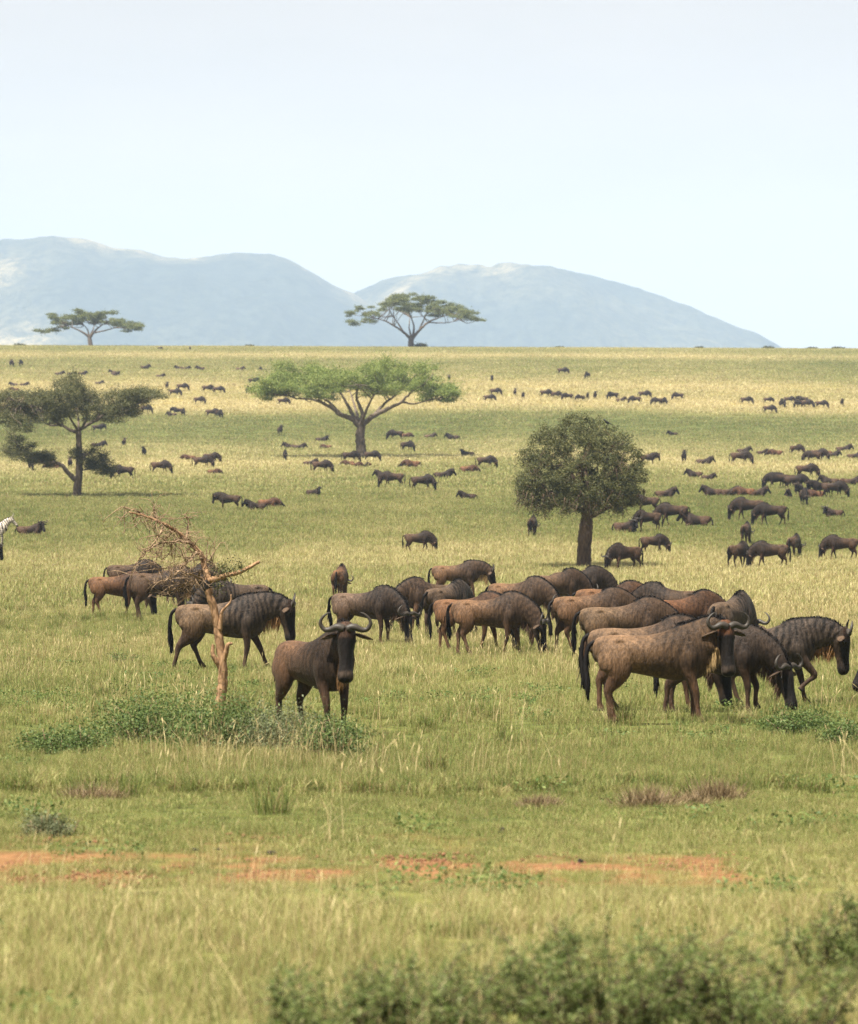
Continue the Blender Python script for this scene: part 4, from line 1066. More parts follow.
# the broken dead tree in front, its torn crown hanging to the left
def dead_tree():
    tm = TreeMaker(221, 712, seed=23); r = tm.r; W = Buf()
    q = lambda X, Y, d=0.0: (80 + X / 4.29, 500 + Y / 4.29, d)
    limb(W, tm, [q(600, 925), q(603, 860), q(612, 790), q(612, 720), q(600, 620, .02), q(590, 560, .03), q(575, 470, .02), q(553, 400), q(540, 350)], .078, .055, .012, 12)
    limb(W, tm, [q(612, 700), q(628, 650, -.03), q(636, 620, -.05), q(655, 615, -.06)], .05, .02, .02)                 # stub right
    limb(W, tm, [q(606, 720), q(585, 690, -.03), q(570, 660, -.04), q(572, 620, -.03)], .05, .025, .02)                # stub left
    limb(W, tm, [q(600, 560), q(606, 500, -.02), q(615, 470, -.03), q(645, 440, -.05), q(650, 405, -.05)], .035, .008, .02)
    limb(W, tm, [q(548, 345), q(580, 340), q(625, 325, .02), q(680, 312, .03), q(725, 290, .02), q(770, 265, 0)], .050, .022, .012, 9)
    up = limb(W, tm, [q(552, 350), q(535, 290, .05), q(520, 240, .08), q(490, 205, .10), q(455, 170, .06), q(420, 140, 0), q(385, 115, -.05), q(340, 92, -.1), q(280, 68, -.12), q(215, 52, -.15)], .055, .010, .015, 9)
    root = empty('dead_tree', tm.p); tag(root, 'dead tree with a broken crown of tangled twigs by the green shrubs', 'tree')
    obj('trunk', W.mesh('dead_trunk', M_DEAD), root)
    S = Buf(); tube(S, [tm.P(*q(536, 345)), tm.P(*q(545, 372)), tm.P(*q(550, 400))], [.062, .068, .04], 8, 10)
    obj('broken_stub', S.mesh('stub', M_BROKEN), root)
    T = Buf()
    mains = [[q(540, 340), q(490, 325, -.1), q(440, 305, -.2), q(380, 290, -.2), q(320, 295, -.3)],
             [q(540, 345), q(480, 350, .1), q(420, 375, .25), q(370, 400, .3)],
             [q(470, 180), q(400, 175, -.2), q(330, 195, -.3), q(280, 230, -.35), q(245, 275, -.3), q(225, 330, -.25)],
             [q(440, 155), q(390, 190, .2), q(385, 240, .3)],
             [q(400, 130), q(370, 160, .3), q(340, 210, .45), q(300, 260, .5)],
             [q(360, 105), q(345, 150, -.3), q(310, 200, -.4)],
             [q(500, 225), q(470, 260, -.25), q(440, 290, -.4), q(400, 330, -.5), q(330, 350, -.5)],
             [q(340, 92), q(318, 60, .05), q(316, 20, .1)],
             [q(455, 170), q(462, 100, .1), q(450, 60, .1)],
             [q(530, 300), q(500, 330, .3), q(470, 380, .45), q(440, 420, .5)],
             [q(280, 68), q(240, 45, -.1), q(180, 30, -.1)],
             [q(520, 250), q(560, 270, .2), q(590, 300, .2)]]
    pts = []
    for m in mains: pts.append(limb(T, tm, m, .020, .006, .09, 5))
    src = np.vstack(pts + [up[len(up) // 3:]])
    for k in range(470):
        b = src[r.integers(len(src))]
        d = r.normal(size=3) * [1, .9, .8] + [-.25, 0, -.12]; d /= np.linalg.norm(d); L_ = r.uniform(.10, .46)
        tgt = tm.P(*q(400, 230)); d = d * .9 + (tgt - b) / (np.linalg.norm(tgt - b) + .1) * .15
        e = b + d * L_; m1 = b * .5 + e * .5 + r.normal(0, .18, 3) * L_
        w = r.uniform(.003, .0065)
        tube(T, [b, m1, e], [w, w * .8, w * .4], 6, 4)
        if r.random() < .6:
            e2 = m1 + r.normal(0, 1, 3) * .10; tube(T, [m1, m1 * .5 + e2 * .5 + r.normal(0, .02, 3), e2], [w * .6, w * .5, w * .3], 4, 4)
    obj('twigs', T.mesh('dead_twigs', M_TWIG), root)
    # a last green sprig on the snapped limb
    Lf = Buf(); pc = [tm.P(*q(x, y, .05)) for x, y in ((590, 300), (610, 285), (640, 292), (665, 290), (690, 285), (600, 335), (620, 310), (650, 318), (700, 300), (595, 375), (590, 355))]
    for c in pc: leaves(Lf, c + r.normal(0, .055, (90, 3)), .035, r, .2)
    obj('sprig', Lf.mesh('sprig', M_LEAF_C, False, 'rnd'), root)
dead_tree()

# ------------------------------------------------------------------ shrubs and tufts
def shrub(px, py, wpx, hpx, mat, label, seed, n=90, leaf=.035, stems=30, cat='shrub', name='shrub', group=None, depth=.8, flat=.3, per=70, spread=.33):
    tm = TreeMaker(px, py, seed=seed); r = tm.r; W = Buf(); L = Buf()
    wr, hh = wpx * tm.m / 2, hpx * tm.m
    C = r.normal(size=(n, 3)); C /= np.linalg.norm(C, axis=1)[:, None]; C[:, 2] = np.abs(C[:, 2])
    C *= (r.uniform(.15, 1, n) ** .55)[:, None] * (.75 + .45 * fbm(C[:, 0] * 2 + seed, C[:, 1] * 2, 2))[:, None]
    C = C * [wr, wr * depth, hh] + [0, 0, hh * .05]
    for c in C[: stems]:
        b = np.array([c[0] * .35 + r.normal(0, wr * .15), c[1] * .35, -.03]) * (1 if hpx > 10 else 0); e = c + r.normal(0, .05, 3)
        tube(W, [b, b * .4 + e * .6 + r.normal(0, .04, 3), e + [0, 0, hh * .12]], [.008, .006, .003], 7, 4)
    sp = max(.04, min(wr, hh) * spread)
    for c in C:
        k = per; pz = c + r.normal(0, sp, (k, 3)) * [1, 1, .7]; pz[:, 2] = np.abs(pz[:, 2])
        leaves(L, pz, leaf, r, flat)
    root = empty(name, tm.p); tag(root, label, cat, group)
    obj('stems', W.mesh(name + '_stems', M_TWIG), root)
    obj('foliage', L.mesh(name + '_foliage', mat, False, 'rnd'), root)
    return root
G1 = 'low green shrubs round the dead tree'
shrub(150, 744, 120, 46, M_FORB, 'dense leafy green shrub left of the dead tree foot', 31, 150, .036, group=G1)
shrub(64, 752, 110, 22, M_FORB, 'flat straggling green shrub farthest left of the dead tree', 32, 80, .034, group=G1)
shrub(222, 750, 96, 50, M_FORB, 'bright leafy shrub hiding the foot of the dead tree', 33, 140, .036, group=G1)
shrub(285, 752, 96, 42, M_GREY, 'grey green shrub with pale shoots below the facing wildebeest', 34, 120, .032, group=G1)
shrub(332, 757, 70, 36, M_FORB, 'low dark green shrub at the right end of the shrub patch', 35, 70, .034, group=G1)
shrub(800, 734, 90, 22, M_FORB, 'low bright green shrub under the browsing wildebeest head at right', 36, 90, .034)
shrub(845, 744, 60, 20, M_FORB, 'low green shrub at the right edge below the striding wildebeest', 37, 60, .034)
shrub(47, 836, 48, 20, M_GREY, 'lone grey green shrub on cropped turf at left', 38, 60, .022)
shrub(128, 664, 44, 12, M_FORB, 'tiny green shrub in the grass left of the walking wildebeest', 39, 24, .03)
def tuft(px, py, wpx, hpx, label, seed):
    tm = TreeMaker(px, py, seed=seed); r = tm.r
    n = 1000; wr = wpx * tm.m / 2; h = hpx * tm.m; B = Buf()
    b = np.column_stack([r.normal(0, wr * .35, n), r.normal(0, wr * .3, n), np.full(n, -.03)])
    d = np.column_stack([b[:, 0] / wr * .8 + r.normal(0, .5, n), r.normal(0, .6, n), np.full(n, 1.0)]); d /= np.linalg.norm(d, axis=1)[:, None]
    L_ = h * r.uniform(.3, 1.1, n)
    side = np.cross(d, r.normal(size=(n, 3))); side /= np.linalg.norm(side, axis=1)[:, None]; side *= .003
    tip = b + d * L_[:, None] + r.normal(0, .03, (n, 3)); m = b * .45 + tip * .55 + r.normal(0, .012, (n, 3))
    v = np.stack([b - side, b + side, m - side, m + side, tip], 1).reshape(-1, 3); k = np.arange(n)[:, None] * 5
    B.add(v, k + np.array([[0, 1, 3, 2]]), k + np.array([[2, 3, 4]]), np.repeat(r.random(n), 5))
    o = obj('grass_tuft', B.mesh('grass_tuft', M_BROWNTUFT, False, 'rnd')); o.location = tm.p
    tag(o, label, 'grass tuft', 'withered tufts on the turf')
tuft(717, 800, 56, 27, 'round withered brown tuft rightmost on the cropped turf', 41)
tuft(648, 808, 70, 30, 'wide withered tuft left of the round brown tuft', 42)
tuft(540, 808, 44, 18, 'small withered tuft in the middle of the turf', 43)
tuft(92, 800, 84, 22, 'wide pale withered tuft near the left edge of the turf', 44)
tuft(690, 806, 40, 18, 'small withered tuft between the two big brown tufts', 45)
# small bushes on the crest
GC = 'little bushes on the crest'
for k, (x, y, w_, h_, lab) in enumerate([(421, 347, 14, 4, 'little bush on the crest beside the trunk of the large flat acacia'), (700, 347.5, 10, 1.8, 'low bush on the crest under the tail of the right hill'), (768, 347.5, 14, 2, 'low wide bush on the crest at the foot of the right hill'), (812, 348, 12, 1.8, 'low bush on the open crest right of the hills'), (838, 348, 14, 2, 'low bush on the open crest farthest right'), (250, 346.5, 10, 1.6, 'low bush on the crest below the dip between acacias'), (560, 347, 12, 1.6, 'low bush on the crest below the middle of the right hill'), (20, 344.5, 12, 1.8, 'low bush on the crest left of the small flat acacia')]):
    shrub(x, y, w_, h_, M_LEAF_D, lab, 140 + k, 40, .30, 8, group=GC, per=40, flat=.3)
# blurred thorn shrubs right in front of us
G2 = 'thorn shrubs nearest the camera'
M_THORN = leaf_material('feathery thorn leaves', [(0.0, (.065, .10, .024)), (.45, (.12, .165, .040)), (.8, (.19, .22, .07)), (1.0, (.28, .27, .12))], .35)
def thorn_shrub(px, py, wpx, hpx, label, seed, branches, leaf=.027):
    """arching thorny branches set with pairs of tiny leaflets"""
    tm = TreeMaker(px, 1000, seed=seed); r = tm.r; W = Buf(); L = Buf()
    d = min(10390.0 / (py - 530), 26); d = max(d, 18.4)
    tm.p = Vector(((px - CX) / F * d, d, float(ground_z(0, d)))); m = d / F
    wr, h = wpx * m / 2, hpx * m
    for k in range(branches):
        a = r.uniform(0, 6.28); q = r.uniform(.0, .5)
        b = np.array([math.cos(a) * wr * q, math.sin(a) * wr * q * .8, -.03])
        e = np.array([math.cos(a) * wr * r.uniform(.4, 1.05), math.sin(a) * wr * r.uniform(.4, 1.0), h * r.uniform(.2, 1.12) * (1 - .3 * q)])
        m1 = b * .5 + e * .5 + np.array([0, 0, h * r.uniform(.05, .3)]) + r.normal(0, .05, 3)
        C = catmull(np.array([b, m1, e]), 26); tube(W, C, np.linspace(.007, .002, 26), 12, 4)
        for t in range(4):
            s0 = C[r.integers(6, 24)]; e2 = s0 + r.normal(0, 1, 3) * [.10, .10, .06] + [0, 0, .05]
            T_ = np.linspace(0, 1, 12)[:, None]; tw = s0 * (1 - T_) + e2 * T_
            tube(W, [s0, s0 * .5 + e2 * .5, e2], [.003, .002, .0012], 4, 3)
            n = 46; ps = tw[r.integers(0, 12, n)] + r.normal(0, .012, (n, 3)); leaves(L, ps, leaf, r, .45, .32)
        n = 60; ps = C[r.integers(5, 26, n)] + r.normal(0, .018, (n, 3)); leaves(L, ps, leaf, r, .4, .32)
    root = empty('thorn_shrub', tm.p); tag(root, label, 'shrub', G2)
    obj('branches', W.mesh('thorn_branches', M_BARK2), root)
    obj('foliage', L.mesh('thorn_foliage', M_THORN, False, 'rnd'), root)
thorn_shrub(610, 1052, 360, 118, 'largest feathery green thorn shrub at the bottom of the picture', 51, 84)
thorn_shrub(425, 1055, 240, 100, 'feathery green thorn shrub left of the largest one at the bottom', 52, 48)
thorn_shrub(322, 1062, 190, 84, 'smallest thorn shrub, leftmost of those at the bottom', 55, 36)
thorn_shrub(750, 1055, 260, 116, 'feathery green thorn shrub right of the largest one at the bottom', 53, 52)
thorn_shrub(848, 985, 120, 84, 'dark green thorn shrub behind tall straw at the right edge', 54, 40)

# dark droppings on the cropped turf
DS = [.10, .085, .08, .10, .085, .06]
M_DUNG = plain('dry droppings', (.022, .017, .013), .9)
for k, (x, y, s_, lab) in enumerate([(273, 856, .10, 'tall dark dropping beside the red track, right of two flat ones'), (196, 853, .085, 'flat dark dropping leftmost beside the red track'), (220, 852, .08, 'flat dark dropping between two others beside the red track'), (501, 834, .10, 'dark dropping on turf above the middle of the red track'), (581, 864, .085, 'brown dropping on the edge of the red track'), (784, 860, .06, 'small dark dropping on the turf far right')]):
    r = np.random.default_rng(60 + k); B = Buf()
    for m in range(7):
        th = np.linspace(0, math.pi, 7); c = np.array([r.normal(0, s_ * .5), r.normal(0, s_ * .4), abs(r.normal(0, s_ * .35)) + .03]); s_ = .42 * DS[k]; c *= .42; q_ = s_ * r.uniform(.4, .65)
        tube(B, [c + np.array([math.cos(t) * q_, 0, 0]) for t in th], [max(.002, math.sin(t) * q_ * .8) for t in th], 9, 8)
    o = obj('dropping', B.mesh('dropping', M_DUNG)); o.location = at(x, y); tag(o, lab, 'dropping', 'droppings by the track')
# ------------------------------------------------------------------ the herd in front: every animal posed for itself
GH = 'wildebeest of the near herd'
S_ = dict(poll=(1.12, 0, 1.20), pitch=76); GZ = dict(poll=(1.12, 0, .72), pitch=78)
def pose(base, **k):
    d = dict(base); d.update(k); return d
WARM = dict(rump=(0.084, 0.050, 0.028), fore=(0.050, 0.033, 0.022), leg=(0.063, 0.037, 0.023), stripe=.55)
DARK = dict(rump=(0.045, 0.029, 0.018), fore=(0.029, 0.021, 0.016), leg=(0.038, 0.023, 0.015), stripe=.65)
RED = dict(rump=(0.084, 0.045, 0.023), fore=(0.055, 0.030, 0.017), leg=(0.065, 0.036, 0.020), stripe=.35)
GREY = dict(rump=(0.057, 0.040, 0.027), fore=(0.046, 0.036, 0.029), leg=(0.043, 0.028, 0.019), stripe=1.0)
STEP = dict(fl=(.16, 0), fr=(-.20, 0), hl=(-.14, 0), hr=(.18, 0))
STEP2 = dict(fl=(-.12, 0), fr=(.14, 0), hl=(.16, 0), hr=(-.10, 0))
EASY = dict(fl=(.04, 0), fr=(-.06, 0), hl=(-.05, 0), hr=(.08, 0))
HEROES = [
 # x, y, facing, scale, pose, label
 (132, 600, 8, 1.0, pose(GZ, legs=EASY, **DARK), 'brown wildebeest at the back of the trio left of the dead tree'),
 (117, 617, -4, .96, pose(GZ, poll=(1.10, -.10, .72), legs=STEP, **RED), 'young reddish wildebeest with its rump leftmost in the near herd'),
 (163, 621, -6, 1.10, pose(GZ, poll=(1.0, -.34, .72), yaw=-40, legs=EASY, beard_mat=0, beard=1.4, **DARK), 'dark brown wildebeest grazing under the torn twigs of the dead tree'),
 (190, 607, 4, 1.0, pose(GZ, yaw=20, legs=STEP2, **DARK), 'wildebeest mostly hidden behind twigs and the dead trunk'),
 (236, 633, 200, 1.0, pose(GZ, legs=EASY, **GREY), 'wildebeest seen only as a back behind the striding one near the dead tree'),
 (224, 672, 2, 1.04, pose(S_, poll=(1.16, -.03, 1.17), pitch=80, legs=dict(fl=(.34, 0), fr=(-.12, 0), hl=(.26, .05), hr=(-.30, 0)), beard_mat=0, beard=1.2, tail=.1, **{**GREY, 'rump': (0.080, 0.055, 0.034)}), 'wildebeest with bold dark stripes striding right past the dead tree'),
 (316, 737, -58, 1.0, pose(S_, girth=1.1, poll=(.90, -.10, 1.38), pitch=74, yaw=-36, lip=1, horn=1.0, beard_mat=0, beard=1.5, brow=(.045,.025,.015), legs=dict(fl=(0, 0), fr=(.06, 0), hl=(.05, 0), hr=(-.1, 0)), mane=1.0, **{**DARK, 'rump': (0.058, 0.034, 0.020), 'fore': (0.026, 0.017, 0.011), 'stripe': .6}), 'dark wildebeest staring at the camera with wide curved horns'),
 (340, 601, 82, .90, pose(GZ, yaw=-15, legs=EASY, **RED), 'small wildebeest seen from behind, farther back than the facing one'),
 (366, 645, -22, .97, pose(GZ, poll=(1.10, -.12, .72), yaw=-30, horn=1.1, legs=EASY, tail=.3, **{**DARK, 'rump': (0.066, 0.046, 0.033)}), 'wildebeest grazing right behind the horns of the facing one'),
 (432, 633, 203, 1.0, pose(GZ, legs=STEP, beard_mat=1, **{**WARM, 'rump': (0.061, 0.041, 0.025)}), 'wildebeest grazing towards the left at the left end of the middle bunch'),
 (457, 601, 2, 1.0, pose(S_, poll=(1.17, 0, 1.02), pitch=72, legs=STEP2, beard_mat=2, beard=1.3, **WARM), 'wildebeest with a pale beard standing behind the middle bunch'),
 (447, 638, 56, 1.0, pose(GZ, legs=EASY, tail=.5, **GREY), 'wildebeest turned away with a long black tail in the middle bunch'),
 (470, 652, -14, .93, pose(GZ, poll=(1.08, -.08, .72), yaw=-12, legs=STEP, **RED), 'reddish wildebeest half hidden behind two grazing ones in the middle bunch'),
 (491, 656, -9, .96, pose(GZ, poll=(1.10, -.06, .72), yaw=-6, horn=1.1, legs=STEP, tail=.5, beard_mat=1, beard=1.35, **WARM), 'brown wildebeest grazing in front of the middle bunch'),
 (519, 631, -28, 1.0, pose(GZ, yaw=-12, horn=1.1, legs=EASY, **{**WARM, 'stripe': .5}), 'wildebeest with its horns lowered at the right end of the middle bunch'),
 (556, 617, 26, 1.0, pose(GZ, legs=EASY, mane=1.4, **{**WARM, 'rump': (0.068, 0.044, 0.028)}), 'wildebeest with a ruffled mane in front of the thorn tree trunk'),
 (579, 612, 8, 1.0, pose(GZ, legs=STEP, **DARK), 'dark wildebeest whose back hides the foot of the thorn tree'),
 (592, 653, 13, 1.0, pose(GZ, legs=STEP, tail=-.3, **{**WARM, 'stripe': .2}), 'warm brown wildebeest with a black tail behind the smooth brown one'),
 (611, 640, 10, 1.0, pose(GZ, legs=EASY, **RED), 'wildebeest showing only its humped back between thorn tree and herd'),
 (624, 671, 11, .99, pose(GZ, legs=STEP, tail=.2, **{**WARM, 'rump': (0.072, 0.049, 0.030), 'stripe': .12}), 'smooth brown wildebeest grazing behind the pair with their rumps to the left'),
 (684, 659, 28, 1.0, pose(GZ, legs=EASY, **{**RED, 'rump': (0.069, 0.034, 0.018)}), 'rust brown wildebeest grazing away above the back of the large front one'),
 (672, 643, 152, 1.0, pose(GZ, legs=EASY, **DARK), 'wildebeest hump just showing above the rust brown one'),
 (657, 724, -5, 1.0, pose(S_, poll=(.93, -.12, 1.30), pitch=74, yaw=-64, lip=1, horn=.95, beard_mat=2, beard=1.2, brow=(.085,.038,.018), legs=dict(fl=(.03, 0), fr=(.12, 0), hl=(-.02, 0), hr=(.04, 0)), tail=-.15, mane=1.3, **{**WARM, 'rump': (0.092, 0.059, 0.035), 'fore': (0.054, 0.035, 0.021), 'stripe': .55}), 'large front wildebeest turning its black face to the camera'),
 (647, 711, 4, 1.0, pose(GZ, legs=STEP2, tail=-.2, **{**WARM, 'rump': (0.083, 0.055, 0.034)}), 'wildebeest standing close behind the large front one, head hidden'),
 (717, 714, -6, .92, pose(GZ, poll=(1.06, -.12, .72), pitch=70, yaw=-38, legs=dict(fl=(.16, .06), fr=(.02, 0), hl=(-.1, 0), hr=(-.2, 0)), beard_mat=1, beard=1.2, tail=-.2, **{**DARK, 'stripe': .35}), 'dark brown wildebeest browsing the low green shrub at right'),
 (768, 706, 1, .94, pose(S_, poll=(1.20, -.02, 1.14), pitch=82, legs=dict(fl=(.15, 0), fr=(.12, .22), hl=(-.1, 0), hr=(.15, 0)), beard_mat=0, beard=1.25, **GREY), 'striped wildebeest striding right with one foreleg lifted'),
 (731, 662, 62, 1.0, pose(GZ, legs=EASY, **GREY), 'wildebeest seen from behind above the browsing one at right'),
 (943, 698, 180, 1.0, pose(GZ, poll=(1.12, 0, .72), pitch=60, legs=EASY, **DARK), 'wildebeest mostly out of the picture, black muzzle at the right edge'),
]
for i, (x, y, deg, s, kw, lab) in enumerate(HEROES):
    kw = dict(kw); kw['seed'] = 100 + i
    root = place_parts('wildebeest', to_meshes(make_quadruped(kw, .018), kw, 'wildebeest'), at(x, y), deg, s, (1, 1, 1))
    tag(root, lab, 'wildebeest', GH)

# the zebra at the left edge
zk = dict(poll=(.98, 0, 1.58), pitch=48, legs=EASY, seed=9)
zr_ = place_parts('zebra', to_meshes(make_quadruped(zk, .024, 'zebra'), zk, 'zebra'), at(-6, 547), 4, 1.0, (1, 1, 1))
tag(zr_, 'black and white zebra cut off by the left edge', 'zebra')

# ------------------------------------------------------------------ middle distance animals share a few bodies
MIDK = dict(
 G=pose(GZ, legs=STEP, **DARK), H=pose(GZ, poll=(1.05, .30, .72), yaw=38, legs=EASY, **DARK), K=pose(GZ, poll=(1.05, -.30, .72), yaw=-38, legs=STEP2, **DARK),
 S=pose(S_, legs=EASY, **DARK), U=pose(S_, poll=(.98, 0, 1.38), pitch=50, legs=EASY, **DARK),
 D=pose(S_, poll=(.92, 0, 1.44), pitch=52, lying=True, **DARK), E=pose(S_, poll=(.80, .28, 1.42), pitch=52, yaw=65, lying=True, **DARK), F=pose(S_, poll=(.80, -.28, 1.42), pitch=52, yaw=-65, lying=True, **DARK),
 C=pose(S_, poll=(1.12, 0, .95), pitch=35, lying=True, **RED))
for i, k in enumerate(MIDK.values()): k['seed'] = 300 + i
MID, FAR = {}, {}
for k, v in MIDK.items():
    pm = make_quadruped(v, .027); MID[k] = [m for m in to_meshes(pm, v, 'wildebeest') if m[0] != 'eye']
    v2 = dict(v); pf = make_quadruped(v2, .05); FAR[k] = to_single(pf, 'wildebeest_far')
TONE = {'d': (1.05, .95, .87), 'b': (1.05, 1.0, .95), 'r': (1.15, 1.05, 1.0), 'w': (1.7, 1.65, 1.6), 'k': (.72, .66, .62)}
GM, GF, GL = 'wildebeest on the plain behind', 'wildebeest scattered far off', 'wildebeest lying down far off'
